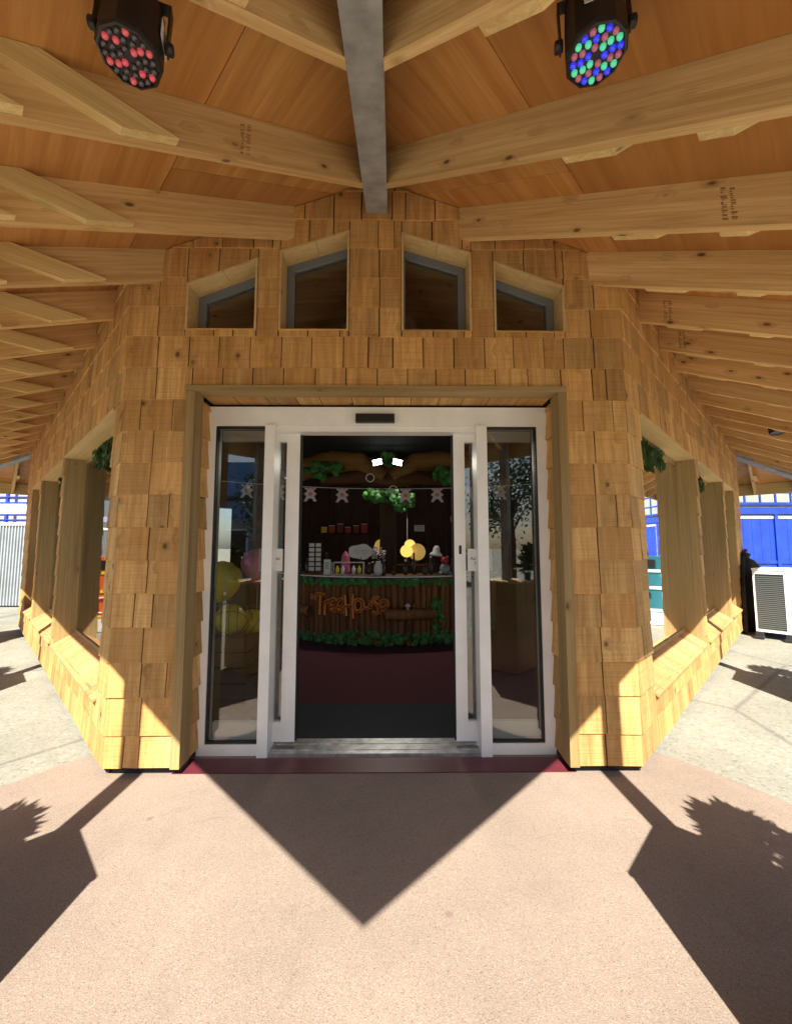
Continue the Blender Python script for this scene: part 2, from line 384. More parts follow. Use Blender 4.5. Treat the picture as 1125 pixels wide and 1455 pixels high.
def shingles(O, D, Nn, u0, u1, ops, halves, parent, single, wr=(0.09, 0.245), rows=ROWS, seed=1):
    r = random.Random(seed); rest = MB(); count = 0
    for k in range(len(rows) - 1):
        z0, z1 = rows[k], rows[k+1]
        act = [q for q in ops if q[2] < z1 - .004 and max(q[3], q[4]) > z0 + .004]
        bs = sorted(set([u0, u1] + [b for q in act for b in q[:2] if u0 < b < u1]))
        for a, b in zip(bs, bs[1:]):
            m_ = (a + b) / 2
            cov = [q for q in act if q[0] < m_ < q[1]]
            u = a
            while u < b - 1e-6:
                wd = r.choice([r.uniform(*wr), r.uniform(0.195, 0.225), r.uniform(0.205, 0.22), r.uniform(0.205, 0.22)])
                e_ = u + wd
                if b - e_ < 0.05: e_ = b
                gp = r.uniform(0.0024, 0.0052); jz = r.uniform(-0.004, 0.003)
                rect = [(u+gp, z0+jz), (e_-gp, z0+jz+r.uniform(-.004, .004)), (e_-gp, z1+.004), (u+gp, z1+.004)]
                pieces = [rect]
                for q in cov:
                    new = []
                    sl_ = (q[4]-q[3])/(q[1]-q[0])
                    for p in pieces:
                        new.append(clip(p, 0, 1, q[2]))
                        new.append(clip(p, sl_, -1, -(q[3] - sl_*q[0])))
                    pieces = new
                for (ha, hb, hc) in halves: pieces = [clip(p, ha, hb, hc) for p in pieces]
                th = r.uniform(0.011, 0.017)
                for p in pieces:
                    if area(p) < 0.0004: continue
                    if single((u+e_)/2, (z0+z1)/2):
                        mb = MB(); shingle_mesh(mb, O, D, Nn, p, z0, z1+.004, th); mb.build('shingle', M['shingle'], parent); count += 1
                    else: shingle_mesh(rest, O, D, Nn, p, z0, z1+.004, th)
                u = e_
    if rest.v: rest.build('shingle_courses', M['shingle'], parent, kind='stuff')
    return count

# front wall
ply_z = lambda e: zb(e) + RD
def front_top(u): return ply_z(abs(u - XH) / S2) - 0.004
DOOR = (-1.375, 1.170, -0.2, 2.545, 2.545)
CLER = [(-1.438,-.947,2.958,3.297,3.492), (-.793,-.304,2.958,3.546,3.703), (.066,.558,2.956,3.690,3.540), (.716,1.212,2.952,3.478,3.293)]
FO, FD, FN = (0, YF), (1, 0), (0, -1)
mb = MB(); sheathing(FO, FD, FN, XH-HW, XH+HW, 0.05, front_top, [DOOR] + CLER, 0.20, mb, (XH,))
FW = mb.build('front_wall', M['sheath'], PAV)
h = SL / S2; zt = ply_z(0) - .004
halves = [(-h, 1, zt - h*XH), (h, 1, zt + h*XH)]
nf = shingles(FO, FD, FN, XH-HW-.006, XH+HW+.006, [DOOR] + CLER, halves, FW, lambda u, z: True, seed=4)
# black plinth under the shingles
for a, b in ((XH-HW-.03, DOOR[0]+.04), (DOOR[1]-.04, XH+HW+.03)):
    mb = MB(); mb.box((a+.06, YF+.03, -.01), (b-.02, YF+.12, .055)); mb.build('plinth', M['rubber'], FW)
# entrance reveal: treated posts, head board and shingled cheeks
yi = 3.03
for sgn, xe in ((-1, DOOR[0]), (1, DOOR[1])):
    mb = MB(); x0, x1 = (xe-.03, xe+.030) if sgn < 0 else (xe-.030, xe+.03)
    mb.box((x0, YF-.028, .05), (x1, YF+.105, 2.515)); mb.build('opening_post', M['treated'], FW)
    O, D, Nn = (xe, YF+.105), (0, 1), (-sgn, 0)
    r = random.Random(12+sgn)
    for k in range(12):
        z0, z1 = ROWS[k], min(ROWS[k+1], 2.505); mm = MB()
        shingle_mesh(mm, O, D, Nn, [(0.001, z0+r.uniform(-.006,.006)), (.150, z0+r.uniform(-.008,.008)), (.150, z1), (.001, z1)], z0, z1, .022)
        mm.build('shingle', M['shingle'], FW)
    mb = MB(); mb.box((min(xe, xe+sgn*.25), YF+.1, .02), (max(xe, xe+sgn*.25), yi+.15, 2.545)); mb.build('reveal', M['sheath'], FW)
mb = MB(); mb.box((DOOR[0]-.03, YF-.034, 2.517), (DOOR[1]+.03, YF+.09, 2.556), ((1,0,0),(0,1,0),(0,0,1))); mb.build('head_board', M['treated'], FW)
u = DOOR[0] + .03; r = random.Random(5)
while u < DOOR[1] - .03:
    e_ = min(u + r.uniform(.17, .235), DOOR[1]-.03)
    mm = MB(); mm.box((u+.003, YF+.085, 2.522), (e_-.003, yi+.02, 2.536+r.uniform(-.004,.004)), ((0,1,0),(1,0,0),(0,0,1))); mm.build('soffit_shingle', M['shingle'], FW); u = e_
mb = MB(); mb.box((DOOR[0]-.2, YF+.2, 2.535), (DOOR[1]+.2, yi+.15, 2.66)); mb.build('reveal', M['sheath'], FW)
# clerestory windows
for (a, b, zbm, ta, tb) in CLER:
    s_ = (tb-ta)/(b-a)
    outline = [(a, zbm), (b, zbm), (b, tb), (a, ta)]
    def ins(d):
        k = d*math.sqrt(1+s_*s_)
        return [(a+d, zbm+d*0.6), (b-d, zbm+d*0.6), (b-d, ta+s_*(b-d-a)-k), (a+d, ta+s_*d-k)]
    A_, B_ = outline, ins(.014)
    win = MB(); C_, D_ = ins(.016), ins(.070)
    if ta < tb: D_[1] = (b-.03, D_[1][1]); D_[2] = (b-.03, ta+s_*(b-.03-a)-.07*math.sqrt(1+s_*s_))
    else: D_[0] = (a+.03, D_[0][1]); D_[3] = (a+.03, ta+s_*.03-.07*math.sqrt(1+s_*s_))
    for i in range(4):
        j = (i+1) % 4
        win.prism([(C_[i][0], YF+.135, C_[i][1]), (C_[j][0], YF+.135, C_[j][1]), (D_[j][0], YF+.135, D_[j][1]), (D_[i][0], YF+.135, D_[i][1])], (0, .05, 0))
    wo_ = win.build('window', M['grey_frame'], PAV)
    for i in range(4):
        j = (i+1) % 4
        segs = [(0, 1)] if i != 2 else [(0, .48), (.485, 1)]
        for s0, s1 in segs:
            lp = lambda P, Q, t_: (P[0]+(Q[0]-P[0])*t_, P[1]+(Q[1]-P[1])*t_)
            q = [lp(A_[i],A_[j],s0), lp(A_[i],A_[j],s1), lp(B_[i],B_[j],s1), lp(B_[i],B_[j],s0)]
            mm = MB(); mm.prism([(p[0], YF-.022, p[1]) for p in q], (0, .19, 0), ((q[1][0]-q[0][0], 0, q[1][1]-q[0][1]), (0,1,0), (0,0,1)) )
            mm.build('reveal_board', M['pale'] if i != 0 else M['shingle'], wo_)
    gl = MB(); gl.prism([(p[0], YF+.155, p[1]) for p in D_], (0, .006, 0)); gl.build('pane', M['glass'], wo_)

# side walls (sx = -1 left, +1 right)
LW = 7.05
WIN = [(.355, 2.56), (2.72, 4.78), (4.94, 6.15)]
ZS, ZH = 0.42, 2.455
side_top = ply_z(E_WALL) - .012
for sx in (-1, 1):
    WIN[0] = (.27 if sx < 0 else .355, 2.56)
    O = (XH + sx*HW, YF); D = (sx/S2, 1/S2); Nn = (sx/S2, -1/S2)
    ops = [(a, b, ZS, ZH, ZH) for a, b in WIN]
    mb = MB(); sheathing(O, D, Nn, 0.0, LW, 0.05, lambda u: side_top, ops, 0.20, mb)
    SW = mb.build('side_wall', M['sheath'], PAV)
    dv = Vector((D[0], D[1], 0)); nv = Vector((Nn[0], Nn[1], 0))
    lim = 1.9
    ns = shingles(O, D, Nn, -.006, LW+.01, ops, [(0, 1, side_top)], SW, lambda u, z: u < (WIN[0][0] + .01 if z < 2.5 else 0.6), seed=20+sx)
    mb = MB(); mb.prism([wall_pt(O,D,Nn,.02,-.01,-.03), wall_pt(O,D,Nn,LW,-.01,-.03), wall_pt(O,D,Nn,LW,.055,-.03), wall_pt(O,D,Nn,.02,.055,-.03)], -nv*.12)
    mb.build('plinth', M['rubber'], SW)
    ax = ((0,0,1), tuple(dv), tuple(nv))
    for wi, (a, b) in enumerate(WIN):
        # jamb posts
        def post(t0, t1, o0, o1, z0, z1, nm='post', mat='treated', prnt=SW):
            mm = MB(); mm.prism([wall_pt(O,D,Nn,t0,z0,o0), wall_pt(O,D,Nn,t1,z0,o0), wall_pt(O,D,Nn,t1,z0,o1), wall_pt(O,D,Nn,t0,z0,o1)], (0,0,z1-z0), ax)
            return mm.build(nm, M[mat], prnt)
        wf = MB()
        # frame of the pane
        for (t0, t1, z0, z1) in ((a, b, ZS+.09, ZS+.13), (a, b, ZH-.05, ZH-.012), (a, a+.04, ZS+.13, ZH-.05), (b-.022, b, ZS+.13, ZH-.05)):
            wf.prism([wall_pt(O,D,Nn,t0,z0,-.172), wall_pt(O,D,Nn,t1,z0,-.172), wall_pt(O,D,Nn,t1,z0,-.208), wall_pt(O,D,Nn,t0,z0,-.208)], (0,0,z1-z0), ax)
        WO = wf.build('window', M['treated'], PAV)
        mm = MB(); mm.prism([wall_pt(O,D,Nn,a+.04,ZS+.13,-.184), wall_pt(O,D,Nn,b-.022,ZS+.13,-.184), wall_pt(O,D,Nn,b-.022,ZH-.05,-.184), wall_pt(O,D,Nn,a+.04,ZH-.05,-.184)], -nv*.006)
        mm.build('pane', M['glass'], WO)
        post(b-.016, b+.012, .004, -.205, ZS-.02, ZH-.012, 'jamb', 'treated', WO)
        post(a-.012, a+.016, .004, -.205, ZS-.02, ZH-.012, 'jamb', 'treated', WO)
        if wi < 2: post(b+.016, WIN[wi+1][0]-.016, -.202, -.225, .05, ZH, 'post')
        mm = MB(); mm.prism([wall_pt(O,D,Nn,a-.01,ZH-.011,.018), wall_pt(O,D,Nn,b+.01,ZH-.011,.018), wall_pt(O,D,Nn,b+.01,ZH-.011,-.27), wall_pt(O,D,Nn,a-.01,ZH-.011,-.27)], (0,0,.022), (tuple(dv), tuple(nv), (0,0,1)))
        mm.build('head_board', M['pale'], WO)
        # sloping shingled sill
        u = a+.017; r = random.Random(50+wi+sx)
        sdir = (nv*-.24 + Vector((0,0,.135)))
        mm = MB(); mm.prism([wall_pt(O,D,Nn,a,ZS-.06,-.01), wall_pt(O,D,Nn,a,ZS-.02,-.01), wall_pt(O,D,Nn,a,ZS+.085,-.21), wall_pt(O,D,Nn,a,ZS-.06,-.21)], dv*(b-a)); mm.build('sill', M['sheath'], WO)
        while u < b-.02:
            e_ = min(u + r.uniform(.13, .24), b-.017)
            mm = MB(); P0 = wall_pt(O,D,Nn,u+.002,ZS-.035+r.uniform(-.003,.003),.035); P1 = wall_pt(O,D,Nn,e_-.002,ZS-.035,.035)
            mm.prism([P0, P1, P1+sdir, P0+sdir], Vector((0,0,.016)), (tuple(sdir.normalized()), tuple(dv), (0,0,1)))
            mm.build('sill_shingle', M['sill_shingle'], WO); u = e_

# rear walls (seen through the windows)
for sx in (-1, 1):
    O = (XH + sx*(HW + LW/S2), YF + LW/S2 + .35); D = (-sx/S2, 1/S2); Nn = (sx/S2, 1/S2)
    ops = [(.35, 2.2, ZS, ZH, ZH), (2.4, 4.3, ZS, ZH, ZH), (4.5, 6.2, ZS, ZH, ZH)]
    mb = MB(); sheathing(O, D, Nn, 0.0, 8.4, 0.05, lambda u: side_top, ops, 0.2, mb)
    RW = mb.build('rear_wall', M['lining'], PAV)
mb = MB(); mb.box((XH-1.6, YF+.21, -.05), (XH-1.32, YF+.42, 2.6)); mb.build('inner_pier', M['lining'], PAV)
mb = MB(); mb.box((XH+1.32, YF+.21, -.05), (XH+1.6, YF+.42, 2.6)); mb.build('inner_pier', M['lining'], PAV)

# roof: plywood panels, rafters, level lookouts, hip beams, eaves
top = MB()
for sx in (-1, 1):
    for sy in (1, -1):
        P = [(W_HIP-E_EAVE-.04, E_EAVE+.04), (W_HIP2+E_EAVE+.04, E_EAVE+.04), ((W_HIP2+W_HIP)/2, (W_HIP-W_HIP2)/2)]
        q = [we(a, e, ply_z(e)+.016, sx, sy) for a, e in P]; top.prism(q, (0, 0, .05))
RF = top.build('roof', M['roof_metal'], PAV)
for sx in (-1, 1):
    for sy in (1, -1):
        pw, pe = 2.44, 1.22
        e1 = E_EAVE; row = 0
        while e1 > -3.8:
            e0 = e1 - pe
            w0 = -1.6 - (1.1 if row % 2 else 0.0)
            while w0 < 13:
                poly = [(w0+.0015, e0+.0015), (w0+pw-.0015, e0+.0015), (w0+pw-.0015, e1-.0015), (w0+.0015, e1-.0015)]
                poly = clip(clip(poly, -1, -1, -W_HIP), 1, -1, W_HIP2)
                if area(poly) > .01:
                    mm = MB(); ddx = we(1, 0, 0, sx, sy) - we(0, 0, 0, sx, sy); dde = we(0, 1, -SL, sx, sy) - we(0, 0, 0, sx, sy)
                    mm.prism([we(a, e, ply_z(e), sx, sy) for a, e in poly], (0, 0, .014), (tuple(ddx.normalized()), tuple(dde.normalized()), tuple(ddx.cross(dde).normalized())))
                    mm.build('plywood_panel', M['ply'], RF)
                w0 += pw
            e1 = e0; row += 1
HT = 0.0235
for sy in (1, -1):
    for sx in (-1, 1):
        wv = 1.11 - 2*.645; k = -2
        while wv < 11.6:
            e0 = max(W_HIP - wv + .05, wv - W_HIP2 + .05, -3.7); e1 = E_EAVE - .024
            skip = (sy < 0 and wv < 8.2)
            if e1 - e0 > .15 and not skip:
                dw = we(1, 0, 0, sx, sy) - we(0, 0, 0, sx, sy); de = we(0, 1, -SL, sx, sy) - we(0, 0, 0, sx, sy)
                mm = MB(); pts = [(e0, 0), (e1, 0), (e1, RD-.001), (e0, RD-.001)]
                mm.prism([we(wv-HT, e, zb(e)+hh, sx, sy) for e, hh in pts], dw*2*HT, (tuple(de.normalized()), tuple(dw), tuple(dw.cross(de).normalized())))
                ra = mm.build('rafter', M['rafter'], RF)
                # level boards nailed to the rafter side
                bs_ = -1 if sx < 0 else 1
                for (ea, eb) in ((1.39, 1.59), (1.85, 1.945)):
                    if e0 > ea - .1: continue
                    sh = rnd.uniform(-.015, .015)
                    ea2, eb2 = ea + sh, eb + sh; kk = (RD-.004)/SL
                    pts = [(ea2, .003), (eb2, .003), (min(eb2+kk, E_EAVE-.03), min(.003+SL*(E_EAVE-.03-eb2), RD-.003)), (min(ea2+kk, E_EAVE-.035), RD-.003)]
                    o0 = HT+.0005 if bs_ > 0 else -HT-.0455
                    mm = MB(); lv = we(0, 1, 0, sx, sy) - we(0, 0, 0, sx, sy)
                    mm.prism([we(wv+o0, e, zb(e)+hh, sx, sy) for e, hh in pts], dw*.045, (tuple(lv.normalized()), tuple(dw), (0,0,1)))
                    mm.build('lookout_board', M['brace'], RF)
                # grade stamps, ink marks on the near face
                if sy > 0 and ((sx < 0 and k == 1) or (sx > 0 and k in (2, 4, 5))):
                    es = {(-1,1): 1.05, (1,2): 1.86, (1,4): 1.38, (1,5): 1.36, (1,6): 1.36}.get((sx, k), 1.4)
                    mm = MB(); rr = random.Random(k+3)
                    for line in range(2):
                        hpos = .03
                        while hpos < .19:
                            ln = rr.choice([.006, .012, .018]); 
                            if rr.random() < .8:
                                a0 = es + line*.032 + rr.uniform(0, .004); a1 = a0 + rr.choice([.010, .018, .022])
                                mm.add([we(wv-HT-.0012, a, zb(a)+hh, sx, sy) for a, hh in ((a0,hpos),(a1,hpos),(a1,hpos+ln*.6),(a0,hpos+ln*.6))], [(0,1,2,3)])
                            hpos += ln
                    if mm.v: mm.build('grade_stamp', M['stamp'], ra)
            wv += .645; k += 1
        # eave fascia
        de = we(0, 1, 0, sx, sy) - we(0, 0, 0, sx, sy)
        a, b = W_HIP - E_EAVE, W_HIP2 + E_EAVE
        mm = MB(); mm.prism([we(a, E_EAVE-.022, zb(E_EAVE), sx, sy), we(b, E_EAVE-.022, zb(E_EAVE), sx, sy), we(b, E_EAVE-.022, zb(E_EAVE)+RD, sx, sy), we(a, E_EAVE-.022, zb(E_EAVE)+RD, sx, sy)], de*.022, ((sx/S2, 1/S2, 0), (0,0,1), tuple(de)))
        mm.build('fascia', M['brace'], RF)
def hip(direction, y0, y1):
    """steel hip beam; y measured as on the front hip"""
    def pt(a, y, z):
        p = Vector((XH + a, y, z))
        if direction == 'F': return p
        d = YC - y
        return Vector((XH + d*direction, YC + a*direction, z))
    zz = lambda y: Z0 - .03 - SL/S2*(2.77 - y)
    mm = MB(); q = [pt(-.075, y0, zz(y0)), pt(.075, y0, zz(y0)), pt(.075, y1, zz(y1)), pt(-.075, y1, zz(y1))]
    mm.prism(q, (0, 0, .22), ((0,1,0),(1,0,0),(0,0,1))); mm.build('hip_beam', M['steel'], RF)
hip('F', -.66, YF-.012); hip(1, -.66, 1.3); hip(-1, -.66, 1.3)
mm = MB(); mm.box((XH-.075, YF+.21, 3.85), (XH+.075, YC, 3.95)); mm.build('tie_beam', M['steel'], RF)

# entrance: frame, sidelights, sliding leaves
EN = MB()
xl, xr = DOOR[0]+.008, DOOR[1]-.012
yf0, yf1 = 3.03, 3.15
for lo, hi in (((xl, yf0, .0), (xl+.055, yf1, 2.50)), ((xr-.075, yf0, .0), (xr, yf1, 2.50)), ((xl+.055, yf0, 2.355), (xr-.075, yf1, 2.50)),
               ((xl+.055, yf0, .0), (-.93, yf1, .075)), ((.70, yf0, .0), (xr-.075, yf1, .075))):
    EN.box(lo, hi)
ENT = EN.build('entrance_frame', M['white'], PAV)
for x0, x1 in ((-.935, -.862), (.622, .700)):
    mm = MB(); mm.box((x0, yf0-.035, .0), (x1, yf1+.02, 2.352)); mm.build('mullion', M['white'], ENT)
mm = MB(); mm.box((-.862, yf0+.01, 2.315), (.622, yf1, 2.354)); mm.build('track_cover', M['white'], ENT)
for x0, x1 in ((xl+.055, -.935), (.70, xr-.075)):
    gk = MB()
    for lo, hi in (((x0, yf0+.012, .075), (x0+.012, yf0+.05, 2.355)), ((x1-.012, yf0+.012, .075), (x1, yf0+.05, 2.355)), ((x0+.012, yf0+.012, .075), (x1-.012, yf0+.05, .087)), ((x0+.012, yf0+.012, 2.343), (x1-.012, yf0+.05, 2.355))):
        gk.box(lo, hi)
    SLT = gk.build('sidelight', M['black'], PAV)
    mm = MB(); mm.box((x0+.012, yf0+.026, .087), (x1-.012, yf0+.036, 2.343)); mm.build('pane', M['glass_dark'], SLT)
    # the parked sliding leaf's rails seen through the sidelight
    mm = MB(); mm.box((x0+.012, yf0+.10, .075), (x1-.012, yf0+.14, .185)); mm.build('bottom_rail', M['white'], SLT)
    mm = MB(); mm.box((x0+.012, yf0+.10, 2.265), (x1-.012, yf0+.14, 2.345)); mm.build('top_rail', M['white'], SLT)
for x0, x1, gx0, gx1 in ((-.802, -.702, -.90, -.802), (.468, .553, .553, .66)):
    mm = MB(); mm.box((x0, yf0+.085, .055), (x1, yf0+.135, 2.315)); 
    a, b = min(x0, gx0), max(x1, gx1)
    for lo, hi in (((gx0, yf0+.085, 2.255), (gx1, yf0+.135, 2.315)), ((gx0, yf0+.085, .055), (gx1, yf0+.135, .19))): mm.box(lo, hi)
    LF = mm.build('sliding_door', M['white'], PAV)
    mm = MB(); mm.box((gx0, yf0+.105, .19), (gx1, yf0+.113, 2.255)); mm.build('pane', M['glass_dark'], LF)
    ex = x1 if x0 < 0 else x0-.012
    mm = MB(); mm.box((ex, yf0+.09, .06), (ex+.012, yf0+.13, 2.31)); mm.build('edge_seal', M['rubber'], LF)
mm = MB(); mm.box((.502, yf0+.0838, 1.40), (.522, yf0+.0852, 1.465)); mm.build('lock_badge', M['ink'], LF)
mm = MB(); mm.box((-.27, yf0-.045, 2.375), (.018, yf0+.01, 2.437)); mm.build('motion_sensor', M['black'], ENT)
mm = MB(); mm.box((-.862, yf0-.02, .0), (.622, yf0+.21, .022)); TH = mm.build('threshold', M['alu'], ENT)
for k in range(2):
    mm = MB(); mm.box((-.86, yf0+.03+k*.09, .022), (.62, yf0+.042+k*.09, .026)); mm.build('tread_rib', M['alu'], TH)
# notices on the leaves
def text(body, size, loc, mat, parent, name, align='CENTER', rot=(math.pi/2, 0, 0), depth=.0006):
    cu = bpy.data.curves.new(name, 'FONT'); cu.body = body; cu.size = size; cu.align_x = align; cu.extrude = depth
    ob = bpy.data.objects.new(name, cu); COL.link(ob)
    bpy.context.view_layer.update()
    me = bpy.data.meshes.new_from_object(ob.evaluated_get(bpy.context.evaluated_depsgraph_get()))
    bpy.data.objects.remove(ob)
    me.materials.clear(); me.materials.append(mat)
    o = bpy.data.objects.new(name, me); COL.link(o); o.location = loc; o.rotation_euler = rot; reg(o, loc)
    if parent: par(o, parent)
    return o
for x0, x1 in ((-.985, -.810), (.562, .745)):
    mm = MB(); mm.box((x0, yf0+.062, 1.275), (x1, yf0+.064, 1.44)); nb = mm.build('door_notice', M['paper'], PAV)
    nb['label'] = 'white paper notice reading Automatic Door'
    text('Automatic', .034, ((x0+x1)/2, yf0+.0612, 1.358), M['ink'], nb, 'notice_lettering')
    text('Door', .034, ((x0+x1)/2, yf0+.0612, 1.322), M['ink'], nb, 'notice_lettering')

# ------------------------------------------------------------------ stage lights under the eaves
def par_can(loc, aim, roll, label, colours, small=False, group='stage lights under the eaves'):
    loc = Vector(loc); ax = (Vector(aim) - loc).normalized()
    up = Vector((0,0,1)); X = ax.cross(up).normalized(); Y = X.cross(ax).normalized()
    X, Y = X*math.cos(roll)+Y*math.sin(roll), -X*math.sin(roll)+Y*math.cos(roll)
    T = thing('stage_light', tuple(loc), label, 'stage light', group); k_ = .84
    mm = MB(); mm.lathe([(a*k_, b*k_) for a, b in ((.085,-.26),(.100,-.245),(.108,-.12),(.112,-.012),(.106,.0),(.098,.002),(.096,-.006))], loc, ax, 10, False); BD = mm.build('housing', M['black'], T)
    mm = MB(); mm.lathe([(.096*k_,-.010),(.096*k_,-.005)], loc, ax, 20, False); mm.build('lens_plate', M['black'], T)
    for s in (-1, 1):
        mm = MB(); mm.obox(loc + X*s*.102 - ax*.15 - Y*.0, ax*.085, X*.003, Y*.016); mm.build('yoke_arm', M['black'], T)
        mm = MB(); mm.lathe([(.016,0),(.018,.006),(.018,.022),(.014,.026)], loc + X*s*.094 - ax*.085, X*s, 10); mm.build('yoke_knob', M['black'], T)
    mm = MB(); mm.obox(loc - ax*.238, ax*.003, X*.105, Y*.016); mm.build('yoke_bar', M['black'], T)
    mm = MB(); b0 = loc - ax*.238; mm.tube([b0, (b0.x, b0.y, b0.z+.01), (b0.x, b0.y, ply_z((abs(b0.x-XH)+2.77-b0.y)/S2)-.003 if b0.y < 8 else b0.z+.1)], .012, 8); mm.build('mount', M['black'], T)
    mm = MB(); mm.obox(loc - ax*.115 + (Y if label.find('blue') > 0 else -X)*.0895, ax*.032, (X if label.find('blue') > 0 else Y)*.040, (Y if label.find('blue') > 0 else X)*.001); mm.build('rating_label', M['paper'], BD)
    if small: return T
    k = 0
    for ring, cnt, rr in ((1,6,.0245),(2,12,.046),(3,18,.068)):
        for i in range(cnt):
            a = 2*math.pi*i/cnt + ring*.2
            c = loc + X*math.cos(a)*rr + Y*math.sin(a)*rr - ax*.006
            mm = MB(); R_ = .0098
            mm.lathe([(R_, 0), (R_, .004), (R_*.86, .009), (R_*.5, .0125), (.0005, .0138)], c, ax, 10)
            mm.build('lens', M[colours[(k + ring) % len(colours)]], T); k += 1
    return T
def led(name, col, e, base): M[name] = plain(name, base, 0.06, spec=0.9, emit=col, es=e)
led('led_red', (1.0, 0.12, 0.14), 0.11, (0.42, 0.06, 0.07)); led('led_off', (0, 0, 0), 0.0, (0.05, 0.05, 0.055))
led('led_green', (0.08, 0.85, 0.40), 0.2, (0.08, 0.40, 0.24)); led('led_blue', (0.03, 0.04, 0.95), 0.26, (0.02, 0.02, 0.30)); led('led_rose', (0.7, 0.15, 0.22), 0.09, (0.34, 0.10, 0.13))
par_can((-.835, 1.195, 3.0), (-.83, 1.12, 2.0), .25, 'black stage light with red lenses under the left rafters, above the entrance', ['led_red', 'led_off', 'led_off'])
par_can((.645, 1.175, 3.0), (.64, 1.10, 2.0), -.25, 'black stage light with lit blue and green lenses under the right rafters', ['led_green', 'led_blue', 'led_rose'])
for sx in (-1, 1):
    p = we(7.15, 1.9, zb(1.9)+.02, sx); 
    par_can(p, p + Vector((0, -.2, -1)), 0, 'small black stage light far along the %s eaves' % ('left' if sx < 0 else 'right'), ['led_blue'], small=True)

# ------------------------------------------------------------------ planter posts along the eaves
def leafy(name, c, h, spread, n, leaf, seed, parent, mat, droop=.3):
    r = random.Random(seed); mm = MB()
    for _ in range(n):
        a = r.uniform(0, 2*math.pi); t = r.random()**.6; rr = spread*math.sqrt(r.random())*(1-.55*t)
        p = Vector((c[0]+math.cos(a)*rr, c[1]+math.sin(a)*rr, c[2]+h*t))
        d = Vector((math.cos(a)*r.uniform(.2,1), math.sin(a)*r.uniform(.2,1), r.uniform(-.2,1)-droop*.5)).normalized()
        s = d.cross(Vector((r.uniform(-1,1), r.uniform(-1,1), r.uniform(-1,1)))).normalized()
        L = leaf*r.uniform(.6, 1.3); Wd = L*.22
        mm.add([p, p+d*L*.45+s*Wd, p+d*L, p+d*L*.45-s*Wd], [(0,1,2,3)])
    return mm.build(name, mat, parent)
pl_lab = {(-1,0): 'timber clad planter box with steel roof post nearest the entrance on the left', (1,0): 'timber clad planter box with steel roof post nearest the entrance on the right',
          (-1,1): 'second timber planter box with steel roof post along the left wall', (1,1): 'second timber planter box with steel roof post along the right wall'}
for sx in (-1, 1):
    for k, (A, y) in enumerate(((1.53 if sx > 0 else 1.555, .97), (4.25, 3.69))):
        c = Vector((XH+sx*A, y, 0)); T = thing('planter_post', tuple(c), pl_lab[(sx,k)], 'planter', 'planter posts carrying the eaves')
        hd = .36/S2; H_ = 1.03
        du = Vector((1/S2, 1/S2, 0)); dv = Vector((-1/S2, 1/S2, 0))
        for d, ex in ((du, dv), (-du, dv), (dv, du), (-dv, du)):
            nb_ = 4
            for b in range(nb_):
                wd = 2*hd/nb_
                mm = MB(); mm.obox(c + d*(hd-.01) + ex*(-hd+wd*(b+.5)) + Vector((0,0,H_/2+.01)), d*.01, ex*(wd/2-.002), Vector((0,0,H_/2-.01)), ((0,0,1), tuple(ex), tuple(d)))
                mm.build('plank', M['treated'], T)
        mm = MB(); mm.obox(c + Vector((0,0,H_+.012)), du*(hd+.005), dv*(hd+.005), Vector((0,0,.012))); mm.build('cap', M['pale'], T)
        e = (A + 2.77 - y)/S2
        mm = MB(); mm.obox(c + Vector((0,0,(H_+.02+zb(e)+.1)/2)), du*.045, dv*.045, Vector((0,0,(zb(e)+.1-H_-.02)/2))); mm.build('roof_post', M['steel'], T)
        # potted shrub standing on the cap
        pc = c + Vector((sx*.26, -.02, 0)) if k == 0 else c + Vector((sx*.24, 0.0, 0))
        mm = MB()
        PT = thing('potted_shrub', (pc.x, pc.y, H_+.025), 'leafy potted shrub standing on %s planter box %s of the entrance' % ('the nearest' if k == 0 else 'the second', 'left' if sx < 0 else 'right'), 'plant', 'potted shrubs on the planter boxes')
        mm.lathe([(.035,0),(.05,.08),(.053,.085),(.045,.075)], (pc.x, pc.y, H_+.025), (0,0,1), 12); mm.build('pot', M['teal'], PT)
        mm = MB(); mm.tube([(pc.x, pc.y, H_+.09), (pc.x+sx*.02, pc.y, H_+.22)], [.012, .006], 6); mm.build('stem', M['bark'], PT)
        leafy('foliage', (pc.x+sx*.12, pc.y, H_+.08), .33, .245, 800, .095, 3+k+sx, PT, M['foliage'])

# ------------------------------------------------------------------ interior
# added near-black sheet, painted gloom hiding the bright roof; back partition of the pavilion
M['near_black'] = plain('near_black', (0.012, 0.013, 0.012), 0.9)
M['partition'] = wood('partition', (0.035, 0.014, 0.010), (0.075, 0.032, 0.02), knots=0.2, across=6, tint=0.3)
mm = MB(); mm.prism([(XH-2.6, 4.3, 3.19), (XH+2.6, 4.3, 3.19), (XH+4.4, 6.2, 3.19), (XH+4.4, 10.6, 3.19), (XH-4.4, 10.6, 3.19), (XH-4.4, 6.2, 3.19)], (0,0,.03)); mm.build('added_dark_ceiling', M['near_black'], PAV)
for k in range(16):
    x0 = XH - 4.0 + k*.5
    mm = MB(); mm.box((x0+.004, 10.6, 0), (x0+.496, 10.66, 3.2), ((0,0,1),(1,0,0),(0,1,0))); mm.build('back_panel', M['partition'], PAV)
mm = MB(); mm.obox((XH-3.6, 6.2, 1.2), (.9*.7, .9*.7, 0), (.02, -.02, 0), (0,0,1.2)); mm.build('inner_screen', M['lining'], PAV)
mm = MB(); mm.obox((XH+3.6, 6.2, 1.2), (-.9*.7, .9*.7, 0), (.02, .02, 0), (0,0,1.2)); mm.build('inner_screen', M['lining'], PAV)

